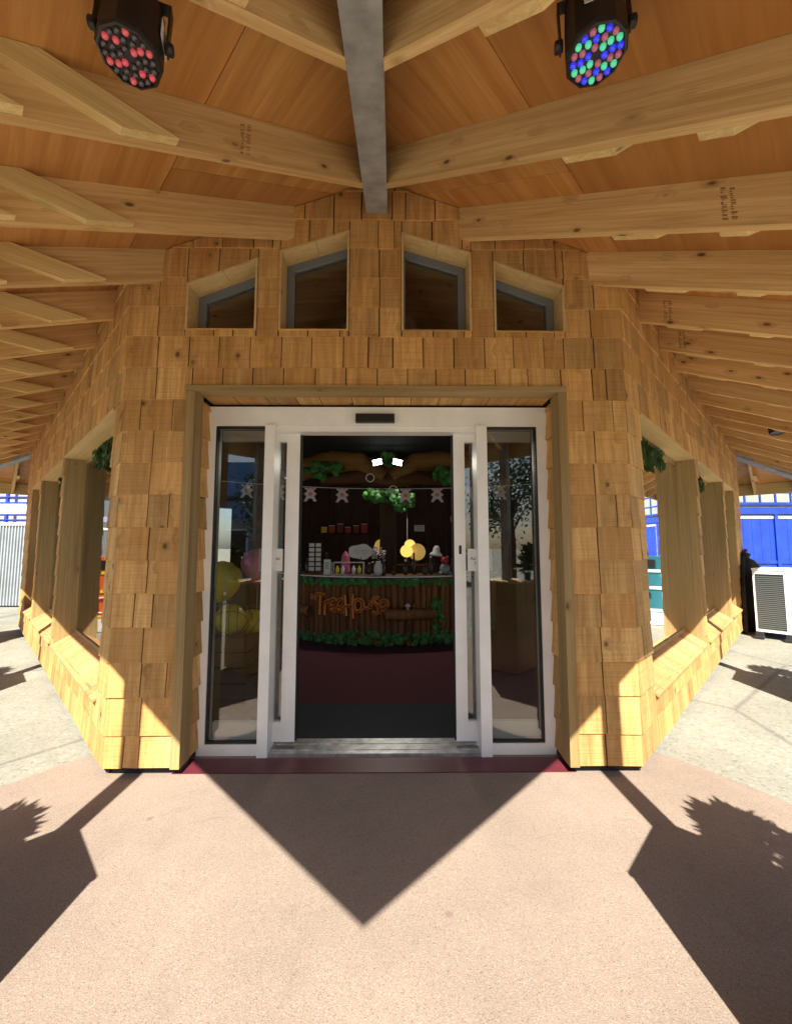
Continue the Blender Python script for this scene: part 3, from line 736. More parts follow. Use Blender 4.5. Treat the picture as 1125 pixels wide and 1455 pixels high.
CX, CY, CR = XH+.03, 8.36, 2.08
def cpt(s, z, out=0.0):
    th = s / CR; R_ = CR + out
    return Vector((CX + R_*math.sin(th), CY - R_*math.cos(th), z))
CT = thing('reception_counter', (CX, CY-CR, 0), 'curved counter fronted with upright logs and leaves, lettered TreeHouse, behind the doors', 'counter')
mm = MB(); nn = 48; S_ = 2.55
inn = [cpt(-S_+2*S_*k/nn, 0.02, -.10) for k in range(nn+1)]; ou = [cpt(-S_+2*S_*k/nn, 0.02, -.045) for k in range(nn+1)]
for k in range(nn): mm.prism([inn[k], inn[k+1], ou[k+1], ou[k]], (0,0,.96))
mm.build('carcass', M['lining'], CT)
mm = MB()
for k in range(nn):
    s0, s1 = -S_+2*S_*k/nn, -S_+2*S_*(k+1)/nn
    mm.prism([cpt(s0,.985,-.55), cpt(s1,.985,-.55), cpt(s1,.985,.05), cpt(s0,.985,.05)], (0,0,.035))
mm.build('counter_top', M['bark'], CT)
M['edge_glow'] = plain('white_counter_edge', (0.75, 0.75, 0.78), 0.3)
mm = MB()
for k in range(nn):
    s0, s1 = -S_+2*S_*k/nn, -S_+2*S_*(k+1)/nn
    mm.prism([cpt(s0,.998,.05), cpt(s1,.998,.05), cpt(s1,.998,.058), cpt(s0,.998,.058)], (0,0,.018))
mm.build('edge_strip', M['edge_glow'], CT)
r = random.Random(31); s = -2.4
M['log'] = wood('counter_log', (0.14, 0.055, 0.02), (0.36, 0.17, 0.065), knots=0.3, across=18, along=0.9, bump=0.9, tint=0.45)
while s < 2.4:
    wd = r.uniform(.075, .125); p = cpt(s+wd/2, 0, -.012)
    mm = MB(); mm.tube([(p.x, p.y, .02), (p.x, p.y, .5), (p.x, p.y, .975)], [wd*.54, wd*.52, wd*.54], 9); mm.build('log', M['log'], CT); s += wd
for s0, s1, z in ((-.02, .70, .46), (-1.75, -1.22, .47)):
    mm = MB(); mm.tube([cpt(s0+(s1-s0)*k/6, z+.008*math.sin(k*2), .085) for k in range(7)], [.075,.085,.08,.078,.083,.085,.07], 12); mm.build('branch_log', M['log'], CT)
mm = MB(); mm.tube([cpt(.86, .05, .05), cpt(.84, .5, .06), cpt(.86, .95, .05)], [.04,.035,.04], 9); mm.build('branch_log', M['limb'], CT)
def lumps(name, fn, n, size, seed, parent, mat):
    r = random.Random(seed); q = MB()
    for _ in range(n):
        c, nrm = fn(r); s_ = size*r.uniform(.6, 1.25)
        a = r.uniform(0, 6.28); nrm = Vector(nrm).normalized()
        x = nrm.orthogonal().normalized(); y = nrm.cross(x)
        x, y = x*math.cos(a)+y*math.sin(a), -x*math.sin(a)+y*math.cos(a)
        ring = []; tilt = nrm*s_*r.uniform(-.3,.3)
        for k in range(8):
            t = 2*math.pi*k/8; rad = s_*(1.0 + .18*math.cos(2*t))
            ring.append(Vector(c) + x*math.cos(t)*rad*.8 + y*math.sin(t)*rad + tilt*math.cos(t))
        mid = Vector(c) + nrm*s_*.35
        q.add(ring + [mid], [(k, (k+1) % 8, 8) for k in range(8)])
    o = q.build(name, mat, parent, kind='stuff'); return o
def rim(z0, z1, s0, s1, out):
    def f(r):
        s_ = r.uniform(s0, s1); p = cpt(s_, r.uniform(z0, z1), out + r.uniform(-.01, .03)); th = s_/CR
        return p, (math.sin(th)+r.uniform(-.4,.4), -math.cos(th), r.uniform(-.3,.5))
    return f
lumps('leaf_trim', rim(.885, .965, -2.3, 2.3, .055), 260, .045, 3, CT, M['leaf'])
def low(r):
    s_ = r.uniform(-2.2, 2.2); top = .12 + .10*max(0, math.sin(s_*2.1+1.9)) + (.16 if s_ > .35 else 0)*min(1, abs(s_-.35))
    p = cpt(s_, r.uniform(.02, top), .06 + r.uniform(-.01,.03)); th = s_/CR
    return p, (math.sin(th)+r.uniform(-.4,.4), -math.cos(th), r.uniform(-.2,.6))
lumps('leaf_trim', low, 380, .045, 5, CT, M['leaf'])
lumps('leaf_trim', rim(.2, .68, .70, .82, .07), 26, .05, 6, CT, M['leaf'])
for i in range(14):
    s_ = [-1.85,-1.7,-1.22,-.34,-.05,.12,.34,.52,.66,.80,1.25,1.42,1.6,1.75][i]; q_ = cpt(s_, 1.0205, -.16-.06*(i % 4)); hh = .12+.05*((i*7) % 5)
    T = thing('bottle', tuple(q_), 'small dark bottle on the counter, %s from the left' % ('first','second','third','fourth','fifth','sixth','seventh','eighth','ninth','tenth','eleventh','twelfth','thirteenth','last')[i], 'bottle', 'dark bottles on the counter')
    mm = MB(); mm.lathe([(.03,0),(.034,.01),(.034,hh*.6),(.014,hh*.8),(.014,hh)], q_, n=10); mm.build('glass_body', M['bottle'], T)
    mm = MB(); mm.lathe([(.016,hh*.97),(.016,hh*1.08)], q_, n=8); mm.build('cap', M['paper'] if i % 3 == 0 else M['redbrown'], T)
# carved figures on the branch logs: little mushrooms
for s_, z_, rr in ((.20,.545,.035), (.30,.545,.045), (.39,.545,.032), (-1.50,.56,.05)):
    c = cpt(s_, z_, .09); mm = MB(); mm.lathe([(rr*.45,-.02),(rr*.4,.03),(rr,.032),(rr*.9,.05),(rr*.5,.07),(.001,.075)], c, (0,0,1), 10); mm.build('mushroom_ornament', M['paper'] if rr > .04 else M['limb'], CT)
# lettering, drawn as strokes
GL = {'T': (.62, [[(0,.98),(.35,1.02),(.62,.97)],[(.34,1.0),(.33,.5),(.30,-.18)]]),
 'r': (.46, [[(.06,.62),(.10,.3),(.08,-.16)],[(.10,.40),(.22,.60),(.44,.66)]]),
 'e': (.50, [[(.02,.30),(.30,.36),(.46,.52),(.38,.74),(.20,.76),(.06,.55),(.05,.30),(.14,.12),(.30,.08),(.48,.20)]]),
 'H': (.62, [[(.04,1.02),(.08,.5),(.14,-.14)],[(.50,1.10),(.48,.5),(.52,-.28)],[(.06,.38),(.30,.42),(.52,.40)]]),
 'o': (.56, [[(.30,.80),(.10,.70),(.04,.45),(.12,.20),(.30,.14),(.48,.26),(.54,.52),(.46,.74),(.30,.80)]]),
 'u': (.56, [[(.04,.74),(.06,.46),(.18,.32),(.36,.36),(.46,.56),(.48,.76)],[(.48,.70),(.46,.44),(.56,.36)]]),
 's': (.46, [[(.44,.86),(.26,.94),(.12,.80),(.22,.60),(.40,.40),(.42,.14),(.24,.02),(.04,.12)]]),
 't': (.34, [[(.14,.9),(.12,.4),(.2,.2)],[(.0,.66),(.28,.7)]]), 'h': (.42, [[(.05,1.0),(.06,.2)],[(.06,.45),(.22,.6),(.32,.5),(.34,.2)]])}
def smooth(pts, n=4):
    if len(pts) < 3: return pts
    out = []
    P = [pts[0]] + pts + [pts[-1]]
    for i in range(1, len(P)-2):
        for k in range(n):
            t = k/n; a, b, c, d = [Vector(q) for q in P[i-1:i+3]]
            out.append(tuple(.5*((2*b)+(-a+c)*t+(2*a-5*b+4*c-d)*t*t+(-a+3*b-3*c+d)*t**3)))
    out.append(pts[-1]); return out
def letters(word, s0, z0, hgt, adv, rad, parent):
    s_ = s0
    for ch in word:
        wd, strokes = GL[ch]
        q = MB(); q2 = MB()
        for st in strokes:
            st = smooth(st); q.tube([cpt(s_+a*hgt, z0+b*hgt, .075) for a, b in st], rad, 7); q2.tube([cpt(s_+a*hgt, z0+b*hgt, .075+rad*.62) for a, b in st], rad*.46, 6)
        o = q.build('letter', M['orange'], parent); q2.build('letter_face', M['redbrown'], o)
        s_ += wd*hgt*adv
    return s_
letters('the', -1.22, .63, .10, .95, .012, CT)
letters('TreeHouse', -1.12, .47, .262, .90, .029, CT)

# tree column with painted limbs, leaves and flood lamps
TC = thing('tree_column', (XH+.03, 7.55, 0), 'dark tree trunk column with arched limbs rising behind the counter', 'column')
mm = MB(); tx, ty = XH+.03, 7.55
mm.tube([(tx,ty,0),(tx,ty,.8),(tx+.01,ty,1.8),(tx,ty,2.6),(tx,ty,3.21)], [.19,.165,.15,.15,.17], 14); mm.build('trunk', M['bark'], TC)
for sx in (-1, 1):
    mm = MB(); mm.tube([(tx+sx*.08,ty-.05,2.72),(tx+sx*.5,ty-.06,3.0),(tx+sx*1.0,ty-.06,3.03),(tx+sx*1.6,ty-.05,2.86),(tx+sx*2.2,ty,2.55)], [.16,.19,.21,.20,.17], 14, axes=((1,0,0),(0,1,0),(0,0,1))); mm.build('limb', M['limb'], TC)
    mm = MB(); mm.tube([(tx,ty-.1,2.6),(tx+sx*.5,ty-.12,2.72),(tx+sx*1.2,ty-.12,2.66)], [.09,.12,.10], 10, axes=((1,0,0),(0,1,0),(0,0,1))); mm.build('limb', M['bark'], TC)
def blob(c, rx, rz):
    def f(r):
        a = r.uniform(0, 6.28); k = math.sqrt(r.random())
        p = Vector(c) + Vector((math.cos(a)*k*rx, r.uniform(-.08,.04), math.sin(a)*k*rz*(1+.35*math.sin(3*a))))
        return p, (r.uniform(-.5,.5), -1, r.uniform(-.3,.6))
    return f
for c, rx, rz in (((tx-1.12, ty-.34, 2.83), .34, .13), ((tx+1.12, ty-.34, 2.72), .30, .15), ((tx-.10, ty-.32, 2.36), .30, .10), ((tx+.28, ty-.33, 2.24), .20, .14), ((tx, ty-.2, 3.05), .10, .08)):
    lumps('leaf_cluster', blob(c, rx, rz), 46, .07, int(rx*100), TC, M['leaf'])
M['lamp_on'] = plain('lamp_face', (0.9, 0.9, 0.9), 0.3, emit=(0.9, 1.0, 0.92), es=6.0)
for sx in (-1, 1):
    L = thing('flood_lamp', (tx+sx*.17, 7.12, 2.93), 'small lit white flood lamp on the %s of the tree column' % ('left' if sx < 0 else 'right'), 'lamp', 'flood lamps on the tree column')
    mm = MB(); mm.obox((tx+sx*.17, 7.12, 2.93), (.085, 0, -sx*.02), (0, .03, .03), (sx*.01, -.03, .035)); mm.build('housing', M['black'], L)
    mm = MB(); mm.obox((tx+sx*.175, 7.075, 2.925), (.075, 0, -sx*.018), (0, .003, .002), (sx*.008, -.02, .042)); mm.build('lamp_face', M['lamp_on'], L)
    ld = bpy.data.lights.new('flood_light', 'SPOT'); ld.energy = 16; ld.spot_size = math.radians(120); ld.spot_blend = .6; ld.shadow_soft_size = .06; ld.color = (1, .93, .80)
    lo = bpy.data.objects.new('flood_light', ld); COL.link(lo); lo.location = (tx+sx*.185, 7.03, 2.90); reg(lo, lo.location)
    lo.rotation_euler = Vector((sx*.35, -.62, -1)).to_track_quat('-Z', 'Y').to_euler(); par(lo, L)
    mm = MB(); mm.tube([(tx+sx*.17, 7.14, 2.95), (tx+sx*.1, 7.3, 2.97), (tx+sx*.06, 7.45, 2.97)], .012, 6); mm.build('bracket', M['black'], L)
for x_, z_, y_ in ((-.30, 2.40, 5.6), (.015, 2.235, 5.6)):
    R_ = thing('hanging_ring', (x_, y_, z_-.06), 'pale hanging ring ornament %s of the tree column' % ('left' if x_ < -.2 else 'right'), 'ornament', 'ring ornaments above the counter')
    mm = MB(); mm.tube([(x_+.055*math.cos(t/20*2*math.pi), y_, z_+.055*math.sin(t/20*2*math.pi)) for t in range(21)], .007, 6); mm.build('ring', M['paper'], R_)
    mm = MB(); mm.tube([(x_, y_, z_+.055), (x_, y_, 3.22)], .0015, 5); mm.build('thread', M['ink'], R_)
# bunting of paper figures across the doorway
BU = thing('bunting', (XH, 5.2, 2.15), 'string of white paper cut-out figures hung across above the counter', 'bunting')
sp = [(-2.2+4.4*k/24, 5.2, 2.19 + .10*abs(-1+2*k/24)**2) for k in range(25)]
mm = MB(); mm.tube(sp, .004, 5); mm.build('string', M['paper'], BU)
fig = [(0,.5),(.10,.42),(.28,.5),(.30,.40),(.16,.33),(.20,.22),(.34,.10),(.26,.02),(.20,-.02),(.26,-.18),(.34,-.34),(.20,-.36),(.10,-.20),(0,-.16)]
fig = fig + [(-a, b) for a, b in fig[::-1][1:-1]]
M['figure'] = plain('figure_paper', (0.60, 0.50, 0.52), 0.7)
for k in range(9):
    if k == 4: continue
    x_ = XH - 1.72 + k*.40; z_ = 2.19 + .10*((x_-XH)/2.2)**2 - .105
    mm = MB(); mm.prism([(x_+a*.24, 5.19, z_+b*.21) for a, b in fig], (0, .003, 0)); f_ = mm.build('paper_figure', M['figure'], BU)
    mm = MB(); mm.lathe([(.026,0),(.026,.002)], (x_, 5.189, z_+.02), (0,-1,0), 12, False); mm.build('badge', M['pink'], f_)

# things on and behind the counter
def put(name, s_, label, cat, back=-.2): 
    p = cpt(s_, 1.0205, back); return thing(name, tuple(p), label, cat), p
T, p = put('card_rack', -1.42, 'revolving rack of small white cards on the left end of the counter', 'rack')
mm = MB(); mm.tube([(p.x,p.y,p.z),(p.x,p.y,p.z+.52)], .008, 6); mm.lathe([(.08,0),(.08,.012)], p, n=14); mm.build('stand', M['black'], T)
for i in range(6):
    for j in (-1, 1):
        mm = MB(); mm.box((p.x+j*.055-.042, p.y-.045, p.z+.05+i*.078), (p.x+j*.055+.042, p.y-.04, p.z+.108+i*.078)); mm.build('card', M['paper'], T)
T, p = put('notice_card', -1.02, 'upright white notice card standing on the counter', 'notice', -.08)
mm = MB(); mm.box((p.x-.055, p.y-.003, p.z), (p.x+.055, p.y+.003, p.z+.24)); o = mm.build('card', M['paper'], T)
for i in range(5):
    mm = MB(); mm.box((p.x-.035, p.y-.0045, p.z+.10+i*.022), (p.x+.035-.01*(i % 3), p.y-.0032, p.z+.107+i*.022)); mm.build('print_line', M['ink'], o)
mm = MB(); mm.box((p.x-.04, p.y-.01, p.z), (p.x+.04, p.y+.06, p.z+.006)); mm.build('foot', M['paper'], T)
T, p = put('display_case', -.66, 'low glass display case with goods on the counter', 'case', -.15)
mm = MB()
for a, b in ((-1,-1),(1,-1),(1,1),(-1,1)): mm.box((p.x+a*.24-.006, p.y+b*.10-.006, p.z), (p.x+a*.24+.006, p.y+b*.10+.006, p.z+.20))
for z_ in (0, .19): mm.box((p.x-.234, p.y-.106, p.z+z_), (p.x+.234, p.y-.094, p.z+z_+.012)); mm.box((p.x-.234, p.y+.094, p.z+z_), (p.x+.234, p.y+.106, p.z+z_+.012))
mm.build('case_frame', M['alu'], T)
for i in range(5):
    mm = MB(); x_ = p.x-.17+i*.085; mm.lathe([(.025,0),(.03,.05),(.03,.09),(.012,.11),(.012,.13)], (x_, p.y, p.z+.013), n=10); mm.build('jar', M[['yellow','paper','pink','paper','yellow'][i]], T)
T, p = put('cloud_sign', -.50, 'white cloud shaped sign behind the display case', 'sign', -.32)
mm = MB(); outl = []
for k in range(40):
    t = 2*math.pi*k/40; outl.append((p.x+.20*math.cos(t)*(1+.05*math.cos(5*t)), p.y, p.z+.36+.12*math.sin(t)*(1+.08*math.cos(5*t))))
mm.prism(outl, (0,.012,0)); o = mm.build('panel', M['paper'], T)
for j in (-1, 1):
    mm = MB(); mm.tube([(p.x+j*.06+.03*math.cos(t/12*6.283), p.y-.003, p.z+.36+.03*math.sin(t/12*6.283)) for t in range(13)], .004, 5); mm.build('mark', M['grey_sheet'], o)
mm = MB(); mm.tube([(p.x,p.y+.006,p.z),(p.x,p.y+.006,p.z+.27)], .01, 6); mm.build('stem', M['black'], T)
T, p = put('paper_cone', -.80, 'pink and white pointed paper bag beside the cloud sign', 'bag', -.3)
mm = MB(); mm.lathe([(.07,0),(.075,.2),(.06,.30),(.02,.36),(.001,.37)], p, n=8, smooth=False); mm.build('bag', M['pink'], T)
T, p = put('flower_vase', -.14, 'pale vase of dried flowers on the counter left of the trunk', 'vase', -.12)
mm = MB(); mm.lathe([(.05,0),(.07,.08),(.06,.16),(.035,.20),(.045,.22)], p, n=14); mm.build('vase', M['paper'], T)
leafy('flowers', (p.x, p.y, p.z+.2), .22, .11, 90, .06, 8, T, M['figure'])
T, p = put('white_hat', 1.08, 'crumpled white cloth hat hung above the right of the counter', 'hat', -.5)
mm = MB(); mm.lathe([(.11,.30),(.10,.33),(.06,.36),(.055,.42),(.03,.46),(.001,.465)], p, (.1,-.1,1), 12); mm.build('crown', M['paper'], T)
mm = MB(); mm.tube([(p.x,p.y,p.z),(p.x,p.y,p.z+.32)], .01, 6); mm.build('stand', M['black'], T)
T, p = put('cloth_figure', 1.00, 'small soft toy in grey and red on the right of the counter', 'toy', -.1)
mm = MB(); mm.sphere((p.x,p.y,p.z+.09), .08, sc=(1,.8,1.15)); mm.build('body', M['grey_sheet'], T)
mm = MB(); mm.sphere((p.x,p.y,p.z+.22), .06); o = mm.build('head', M['red'], T)
for j in (-1,1):
    mm = MB(); mm.sphere((p.x+j*.045,p.y,p.z+.275), .022, 8, 6); mm.build('ear', M['red'], o)
    mm = MB(); mm.sphere((p.x+j*.07,p.y-.05,p.z+.03), .03, 8, 6, (1,1.3,.9)); mm.build('foot', M['grey_sheet'], T)
M['warm'] = plain('warm_lit_shade', (0.8, 0.6, 0.2), 0.4, emit=(1.0, 0.62, 0.13), es=0.45)
M['warm2'] = plain('dim_warm_shade', (0.6, 0.4, 0.12), 0.4, emit=(1.0, 0.62, 0.16), es=0.12)
for x_, y_, z_, rr, nm, lab in ((-.20, 8.2, 1.47, .15, 'warm2', 'dim amber globe lamp glowing left of the trunk'), (.28, 8.0, 1.38, .12, 'warm', 'bright yellow globe lamp glowing right of the trunk'), (.50, 8.3, 1.36, .17, 'warm2', 'large dim amber globe lamp right of the bright one'), (.36, 8.35, 1.50, .11, 'warm', 'small yellow globe lamp behind the bright one')):
    T = thing('globe_lamp', (x_, y_, z_-rr-.12), lab, 'lamp', 'globe lamps behind the counter')
    mm = MB(); mm.sphere((x_, y_, z_), rr, 14, 9); mm.build('globe', M[nm], T)
    mm = MB(); mm.lathe([(rr*.6,0),(rr*.5,.03),(.02,.05),(.02,.13)], (x_, y_, z_-rr-.12), n=12); mm.build('base', M['black'], T)
BC = thing('back_counter', (XH, 8.3, 0), 'dark back counter behind the trunk carrying globe lamps', 'counter')
mm = MB(); mm.box((XH-1.5, 7.85, 0), (XH+1.5, 8.6, 1.10)); mm.build('carcass', M['lining'], BC)
mm = MB(); mm.box((XH-1.52, 7.83, 1.10), (XH+1.52, 8.62, 1.115)); mm.build('top', M['bark'], BC)
T = thing('wall_sign', (.70, 10.58, 1.85), 'small pale sign on the dark back wall right of the trunk', 'sign')
mm = MB(); mm.box((.57, 10.575, 1.86), (.83, 10.59, 2.02)); o = mm.build('plate', M['paper'], T)
for i in range(3):
    mm = MB(); mm.box((.61, 10.571, 1.89+i*.04), (.79, 10.574, 1.905+i*.04)); mm.build('print_line', M['grey_sheet'], o)
T = thing('wall_notice', (1.6, 10.58, 2.1), 'yellowed square notice on the dark back wall far right', 'sign')
mm = MB(); mm.box((1.5, 10.575, 2.10), (1.68, 10.59, 2.25)); o = mm.build('plate', M['pale'], T)
mm = MB(); mm.box((1.53, 10.571, 2.14), (1.65, 10.574, 2.16)); mm.build('print_line', M['ink'], o)
SH = thing('wall_shelf', (-1.25, 10.3, 1.78), 'dark wall shelf with red and yellow goods behind the counter', 'shelf')
mm = MB(); mm.box((-1.9, 10.3, 1.78), (-.5, 10.58, 1.81)); mm.build('board', M['partition'], SH)
for i, cname in enumerate(('yellow','red','redbrown','red','redbrown','red')):
    T = thing('goods_box', (-1.7+i*.2, 10.42, 1.811), '%s goods box on the wall shelf, %s from the left' % ({'yellow':'yellow','red':'red','redbrown':'brown'}[cname], ('first','second','third','fourth','fifth','sixth')[i]), 'box', 'goods on the wall shelf')
    mm = MB(); mm.box((-1.77+i*.2, 10.37, 1.811), (-1.63+i*.2, 10.47, 1.95+.04*(i % 3))); b_ = mm.build('carton', M[cname], T)
    mm = MB(); mm.box((-1.775+i*.2, 10.365, 1.95+.04*(i % 3)), (-1.625+i*.2, 10.475, 1.962+.04*(i % 3))); mm.build('lid', M['paper'], T)

# display of balls and balloons behind the left sidelight
DB = thing('ball_crate', (-1.62, 3.95, 0), 'wooden crate with balls standing behind the left sidelight', 'crate')
for i in range(5):
    for side in range(2):
        mm = MB(); mm.box((-1.9, 3.68+side*.52, .03+i*.13), (-1.25, 3.70+side*.52, .14+i*.13), ((1,0,0),(0,0,1),(0,1,0))); mm.build('slat', M['lining'], DB)
        mm = MB(); mm.box((-1.9+side*.63, 3.70, .03+i*.13), (-1.88+side*.63, 4.20, .14+i*.13), ((0,1,0),(0,0,1),(1,0,0))); mm.build('slat', M['lining'], DB)
mm = MB(); mm.box((-1.88, 3.70, .02), (-1.27, 4.20, .60)); mm.build('filling', M['near_black'], DB)
def ball(c, rr, label, rz):
    T = thing('ball', (c[0], c[1], c[2]-rr), label, 'ball', 'yellow balls in the crate')
    mm = MB(); mm.sphere(c, rr, 20, 12); mm.build('skin', M['yellow'], T)
    rot = Matrix.Rotation(rz, 3, 'Z') @ Matrix.Rotation(.6, 3, 'X')
    for k, (axn, d) in enumerate((((1,0,0),0),((0,1,0),0),((1,0,0),.5),((1,0,0),-.5),((0,1,0),.55),((0,1,0),-.55))):
        a = Vector(axn); x = a.orthogonal(); y = a.cross(x); q = rr*math.sqrt(1-d*d)*1.003
        mm = MB(); mm.tube([Vector(c) + rot @ (a*d*rr + x*q*math.cos(t/24*6.2832) + y*q*math.sin(t/24*6.2832)) for t in range(25)], rr*.022, 5); mm.build('seam', M['ink'], T)
ball((-1.47, 3.85, .80), .135, 'yellow ball with dark seams in the crate, nearest the door mullion above', .3)
ball((-1.72, 3.90, .74), .135, 'yellow ball with dark seams in the crate, leftmost', 1.1)
ball((-1.33, 4.04, .735), .125, 'yellow ball with dark seams in the crate, rightmost', 2.0)
for (c, rr, mt, lab) in (((-1.66, 4.10, 1.13), .19, 'yellow', 'large yellow balloon above the ball crate'), ((-1.36, 4.25, 1.27), .17, 'pink', 'pink balloon behind the yellow balloon')):
    T = thing('balloon', (c[0], c[1], c[2]-rr-.05), lab, 'balloon')
    mm = MB(); mm.lathe([(.001,-rr*1.2),(.02,-rr*1.18),(rr*.45,-rr*.95),(rr*.85,-rr*.45),(rr,.1*rr),(rr*.9,rr*.5),(rr*.5,rr*.88),(.001,rr)], c, n=20); mm.build('skin', M[mt], T)
    mm = MB(); mm.lathe([(.022,-rr*1.28),(.006,-rr*1.2)], c, n=8); mm.build('knot', M[mt], T)
    mm = MB(); mm.tube([(c[0], c[1], c[2]-rr*1.25), (c[0], c[1], .62)], .003, 5); mm.build('string', M['paper'], T)

# garlands of plastic ivy inside the window heads
for sx in (-1, 1):
    O = (XH + sx*HW, YF); D = (sx/S2, 1/S2); Nn = (sx/S2, -1/S2)
    WIN[0] = (.27 if sx < 0 else .355, 2.56)
    for wi, (a, b) in enumerate(WIN[:2]):
        T = thing('ivy_garland', tuple(wall_pt(O,D,Nn,(a+b)/2,2.2,-.14)), 'green ivy garland under the head of the %s %s side window' % (('nearest','second')[wi], 'left' if sx < 0 else 'right'), 'garland', 'ivy garlands in the windows')
        r = random.Random(9+wi+sx); mm = MB()
        for _ in range(420):
            t_ = r.uniform(a+.03, a+(b-a)*.62); u_ = (t_-a)/(b-a); dz = (.16+.16*abs(2*u_-1)**2)*r.random()
            p = wall_pt(O,D,Nn,t_,2.435-dz,-.115-r.uniform(0,.045)); d = Vector((r.uniform(-.4,.4), r.uniform(-.4,.4), -1)).normalized()
            s_ = d.cross(Vector((r.uniform(-1,1),r.uniform(-1,1),.1))).normalized(); L = r.uniform(.05,.10)
            mm.add([p, p+d*L*.5+s_*L*.22, p+d*L, p+d*L*.5-s_*L*.22], [(0,1,2,3)])
        mm.build('leaves', M['foliage'], T)
        mm = MB(); mm.tube([wall_pt(O,D,Nn,a+.03+(b-a)*.6*k/8,2.432,-.14) for k in range(9)], .006, 5); mm.build('wire', M['bark'], T)

# ------------------------------------------------------------------ outside, right: condenser, blue shed
AC = thing('air_conditioner', (5.98, 6.80, 0), 'white outdoor air conditioning unit on black feet beyond the right wall', 'air conditioner')
ex = Vector((.62, -.785, 0)); ey = Vector((.785, .62, 0)); c = Vector((6.05, 6.62, 0)) + ey*.36
def bx(c_, lx, ly, z0, z1): return MB().obox(c_ + Vector((0,0,(z0+z1)/2)), ex*lx, ey*ly, Vector((0,0,(z1-z0)/2)))
BD = bx(c, .225, .36, .10, 1.08).build('casing', M['white'], AC)
bx(c, .235, .37, 1.08, 1.11).build('lid', M['white'], BD)
bx(c - ey*.364 - ex*.02, .170, .004, .15, 1.02).build('coil', M['black'], BD)
M['louvre'] = plain('louvre', (0.13, 0.15, 0.15), 0.4, metal=.3)
for i in range(27): bx(c - ey*.372 - ex*.02, .166, .004, .165+i*.031, .183+i*.031).build('louvre', M['louvre'], BD)
for j in (-.18, .18):
    bx(c + ex*j, .045, .42, .03, .10).build('foot', M['rubber'], AC); bx(c + ex*j - ey*.40, .06, .07, 0, .03).build('foot_pad', M['rubber'], AC)
for j in range(3): MB().tube([c+ex*.29+ey*(-.1+j*.06)+Vector((0,0,.2)), c+ex*.33+ey*(-.1+j*.06)+Vector((0,0,.17)), c+ex*.33+ey*(.3+j*.06)+Vector((0,0,.12))], .014, 7).build('pipe', M['white'], AC)
# black cover hanging on the wall end beside the unit
T = thing('cable_cover', (5.60, 6.95, 0), 'black weather cover fixed against the wall end beside the air conditioner', 'cover')
O = (XH + HW, YF); D = (1/S2, 1/S2); Nn = (1/S2, -1/S2)
mm = MB(); prof = [(6.1,.02),(7.04,.02),(7.04,1.42),(6.7,1.38),(6.4,1.2),(6.2,.8)]
mm.prism([wall_pt(O,D,Nn,t_,z_,.03) for t_, z_ in prof], Vector((Nn[0],Nn[1],0))*.05); o = mm.build('cover_sheet', M['rubber'], T)
for k in range(4):
    mm = MB(); t_ = 6.4+k*.17; mm.tube([wall_pt(O,D,Nn,t_,.05,.09), wall_pt(O,D,Nn,t_+.02,.5,.10), wall_pt(O,D,Nn,t_+.01,.95,.09)], .02, 7); mm.build('hose', M['rubber'], T)

T = thing('black_sack', (6.42, 7.34, 0), 'tall black sack leaning between the wall end and the air conditioner', 'sack')
mm = MB(); mm.lathe([(.20,0),(.25,.05),(.26,.4),(.24,.8),(.17,1.1),(.10,1.22),(.05,1.25)], (6.42, 7.34, 0), (-.05,.05,1), 14); mm.build('sack_body', M['rubber'], T)
mm = MB(); mm.lathe([(.05,0),(.035,.03),(.07,.09),(.01,.11)], (6.36, 7.40, 1.24), (-.05,.05,1), 10); mm.build('tied_neck', M['rubber'], T)
SHD = thing('blue_shed', (12.5, 11.0, 0), 'bright blue boarded shed with rail and pale sheeting on top, far right', 'building')
x0, x1, yS = 8.2, 17.5, 11.0
k = 0; x_ = x0
while x_ < x1 - .01:
    cream = x_ > 12.2 and (k % 8) in (1,2,3,4,5)
    mm = MB(); mm.box((x_+.003, yS, .0), (x_+.237, yS+.03, 2.34)); mm.build('board', M['paper'] if cream else M['blue'], SHD); x_ += .24; k += 1
for z0_, z1_, y0_ in ((2.34, 2.52, -.06), (1.02, 1.10, -.03), (2.60, 2.66, -.05)):
    mm = MB(); mm.box((x0, yS+y0_, z0_), (x1, yS+.05, z1_)); mm.build('rail', M['blue'], SHD)
for k in range(10):
    mm = MB(); mm.box((x0+k*1.02, yS-.05, 0), (x0+.09+k*1.02, yS-.004, 2.34)); mm.build('post', M['blue'], SHD)
for k in range(22):
    mm = MB(); mm.box((x0+k*.42, yS-.04, 2.66), (x0+.04+k*.42, yS-.005, 3.25)); mm.build('baluster', M['blue'], SHD)
mm = MB(); mm.box((x0, yS-.012, 2.22), (x1, yS-.0035, 2.32)); mm.build('pale_strip', M['lavender'], SHD)
mm = MB(); mm.box((x0, yS-.05, 2.90), (x1, yS-.002, 2.95)); mm.build('rail', M['blue'], SHD)
mm = MB(); mm.box((x0, yS-.05, 3.25), (x1, yS-.002, 3.30)); mm.build('rail', M['blue'], SHD)
mm = MB()
for k in range(150):
    xa = x0 + k*.06; mm.add([(xa, yS+.6, 2.4), (xa+.03, yS+.57, 2.4), (xa+.06, yS+.6, 2.4), (xa+.06, yS+.6, 3.7), (xa+.03, yS+.57, 3.7), (xa, yS+.6, 3.7)], [(0,1,4,5),(1,2,3,4)])
M['greenhouse'] = plain('pale_corrugated_sheet', (0.34, 0.37, 0.31), 0.4, vary=.12, scale=3)
mm.build('corrugated_sheet', M['greenhouse'], SHD)
mm = MB(); mm.box((x0, yS+.65, 0), (x1, yS+4, 3.4)); mm.build('shed_core', M['blue'], SHD)
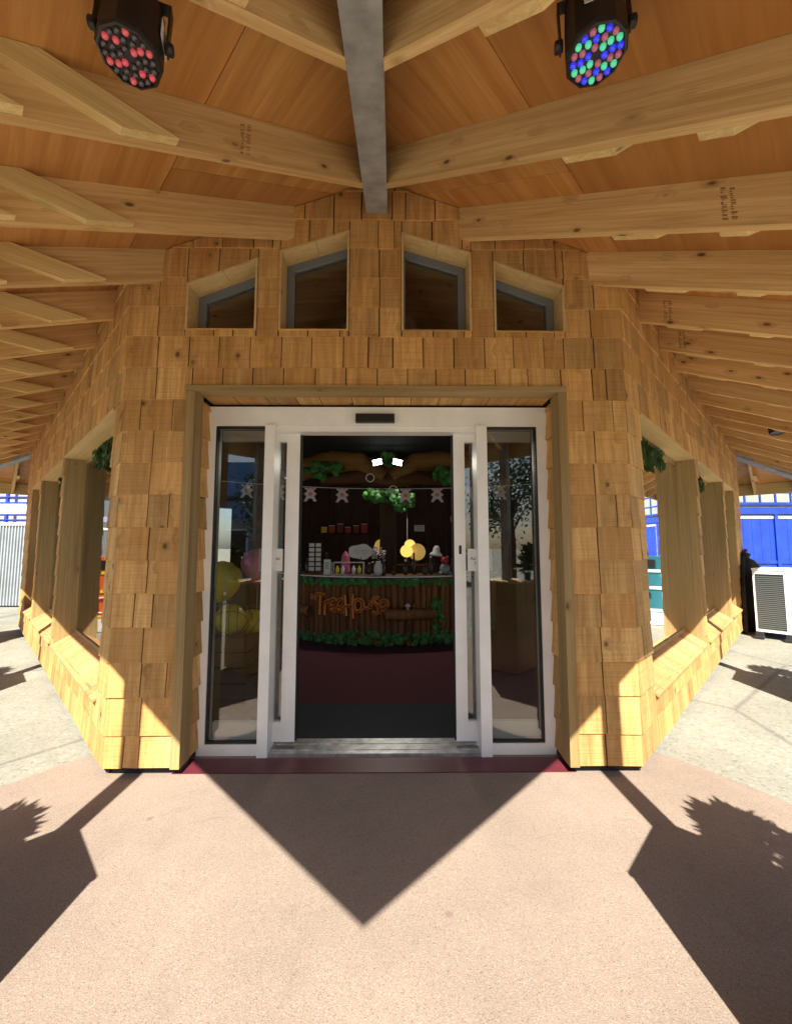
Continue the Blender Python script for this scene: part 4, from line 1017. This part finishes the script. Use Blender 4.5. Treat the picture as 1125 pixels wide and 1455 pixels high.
# coin operated rides just outside the frame, mirrored in the window panes
def ride(c, rz, label, body, trim, accent):
    T = thing('coin_ride', tuple(c), label, 'arcade machine', 'coin operated machines outside')
    R_ = Matrix.Rotation(rz, 3, 'Z'); C_ = Vector(c)
    def q(lo, hi, nm, mt, prnt=None):
        m2 = MB(); x0,y0,z0 = lo; x1,y1,z1 = hi
        m2.obox(C_ + R_ @ Vector(((x0+x1)/2,(y0+y1)/2,(z0+z1)/2)), R_ @ Vector(((x1-x0)/2,0,0)), R_ @ Vector((0,(y1-y0)/2,0)), Vector((0,0,(z1-z0)/2))); return m2.build(nm, M[mt], prnt or T)
    q((-.33,-.3,0),(.33,.3,.22),'base','paper'); b_ = q((-.30,-.27,.22),(.30,.27,1.0),'cabinet', body); q((-.31,-.28,1.0),(.31,.28,1.28),'head', body)
    for z_ in (.24,.66,.98): q((-.315,-.285,z_),(.315,.285,z_+.05),'band', trim)
    q((-.2,-.292,1.06),(.2,-.281,1.22),'screen','black'); q((-.1,-.285,.5),(-.0,-.271,.6),'coin_slot','black')
    m2 = MB(); cc = C_ + R_ @ Vector((.1,-.29,.45)); m2.tube([cc + R_ @ Vector((.13*math.cos(t/18*6.2832),0,.13*math.sin(t/18*6.2832))) for t in range(19)], .015, 6); m2.build('wheel_emblem', M[accent], T)
ride((6.80, 6.40, 0), math.radians(-60), 'teal coin machine with wheel emblem standing outside to the right', 'teal', 'paper', 'paper')
ride((-6.42, 6.30, 0), math.radians(60), 'orange coin machine with yellow bands standing outside to the left', 'orange_box', 'yellow', 'paper')

# ------------------------------------------------------------------ outside, left: corrugated fence, canopy, climbing frame
FC = thing('corrugated_fence', (-11, 10.4, 0), 'grey corrugated metal fence beyond the left end of the pavilion', 'fence')
for p_ in range(5):
    mm = MB(); xa0 = -14.2 + p_*1.2
    for k in range(16):
        xa = xa0 + k*.075; mm.add([(xa,10.4,.03),(xa+.03,10.4,.03),(xa+.0375,10.36,.03),(xa+.0675,10.36,.03),(xa+.075,10.4,.03),(xa,10.4,2.0),(xa+.03,10.4,2.0),(xa+.0375,10.36,2.0),(xa+.0675,10.36,2.0),(xa+.075,10.4,2.0)], [(0,1,6,5),(1,2,7,6),(2,3,8,7),(3,4,9,8)])
    mm.build('corrugated_panel', M['grey_sheet'], FC)
mm = MB(); mm.box((-14.2, 10.34, 2.0), (-8.2, 10.44, 2.07)); mm.build('capping', M['white'], FC)
CN = thing('lavender_canopy', (-13.5, 13.5, 0), 'pale lavender canopy roof behind the corrugated fence, far left', 'canopy')
mm = MB(); mm.prism([(-18,12.5,2.45),(-9.6,12.5,2.45),(-9.6,15.5,3.0),(-18,15.5,3.0)], (0,0,.08)); mm.build('canopy_roof', M['lavender'], CN)
for x_ in (-17.5, -13.5, -10):
    mm = MB(); mm.tube([(x_,12.6,0),(x_,12.6,2.45)], .05, 8); mm.build('leg', M['white'], CN)
CF = thing('climbing_frame', (-15, 17.5, 0), 'blue netted climbing frame behind the lavender canopy, far left', 'play frame')
for k in range(9):
    mm = MB(); mm.tube([(-20+k*.95, 17.5, 0), (-20+k*.95, 17.5, 4.6)], .07, 8); mm.build('upright', M['blue'], CF)
for k in range(9):
    mm = MB(); mm.tube([(-20, 17.45, 2.6+k*.24), (-12.2, 17.45, 2.6+k*.24)], .035, 6); mm.build('cross_bar', M['blue'], CF)
mm = MB(); mm.box((-20, 17.9, 2.4), (-12.2, 17.95, 4.6)); mm.build('panel', M['lavender'], CF)

# ------------------------------------------------------------------ behind the camera (mirrored in the glass): kiosk building and trees
KB = thing('kiosk_building', (-3.0, -13.0, 0), 'grey kiosk building with blue sign board across the square behind the viewer', 'building')
mm = MB(); mm.box((-9, -16.5, 0), (3.0, -13, 3.6)); mm.build('wall', M['grey_sheet'], KB)
mm = MB(); mm.box((-9.3, -16.8, 3.6), (3.3, -12.6, 3.75)); mm.build('roof', M['roof_metal'], KB)
M['sign_blue'] = plain('sign_blue', (0.15, 0.30, 0.62), .5, vary=.3, scale=.8); M['sign_pink'] = plain('sign_pink', (0.50, 0.28, 0.42), .5, vary=.2, scale=.8)
for x_, mt in ((-6.2, 'sign_blue'), (-2.2, 'sign_pink')):
    mm = MB(); mm.box((x_-1.8, -13.0, 2.7), (x_+1.8, -12.9, 5.4)); sb = mm.build('sign_board', M[mt], KB)
    mm = MB(); mm.lathe([(.7,0),(.7,.03)], (x_+.2, -12.9, 4.2), (0,1,0), 24, False); mm.build('roundel', M['paper'], sb)
for k in range(4):
    mm = MB(); mm.box((-8.2+k*2.6, -13.0, 1.0), (-6.6+k*2.6, -12.96, 2.3)); o = mm.build('window', M['white'], KB)
    mm = MB(); mm.box((-8.1+k*2.6, -12.96, 1.08), (-6.7+k*2.6, -12.95, 2.22)); mm.build('pane', M['black'], o)
def tree(c, h, rr, seed, label):
    T = thing('tree', tuple(c), label, 'tree', 'trees across the square'); r = random.Random(seed); C_ = Vector(c)
    mm = MB(); mm.tube([C_, C_+Vector((.05,0,h*.3)), C_+Vector((-.03,.05,h*.6)), C_+Vector((0,0,h*.85))], [.17,.13,.09,.03], 9); tk = mm.build('trunk', M['bark'], T)
    cents = []
    for k in range(9):
        a = r.uniform(0,6.28); z_ = h*r.uniform(.4,.9); d = rr*r.uniform(.35,.9)*(1.15-z_/h*.6)
        e_ = C_ + Vector((math.cos(a)*d, math.sin(a)*d, z_)); cents.append(e_)
        mm = MB(); mm.tube([C_+Vector((0,0,z_*.6)), (C_+Vector((0,0,z_*.6))+e_)/2+Vector((0,0,.1)), e_], [.06,.04,.015], 6); mm.build('limb', M['bark'], tk)
    q = MB()
    for _ in range(3200):
        c_ = r.choice(cents); p = c_ + Vector((r.gauss(0,.33),r.gauss(0,.33),r.gauss(0,.3)))*rr*.75
        d = Vector((r.uniform(-1,1),r.uniform(-1,1),r.uniform(-1,.6))).normalized(); s_ = d.cross(Vector((r.uniform(-1,1),r.uniform(-1,1),r.uniform(-1,1)))).normalized(); L = r.uniform(.10,.2)
        q.add([p, p+d*L*.5+s_*L*.3, p+d*L, p+d*L*.5-s_*L*.3], [(0,1,2,3)])
    q.build('crown', M['foliage'], T)
tree((-4.6, -9.5, 0), 4.2, 1.5, 1, 'leafy tree in front of the kiosk behind the viewer')
tree((4.8, -10.5, 0), 5.2, 1.9, 2, 'taller leafy tree right of the kiosk behind the viewer')
tree((8.2, -12.0, 0), 6.0, 2.2, 3, 'tallest leafy tree farthest right behind the viewer')
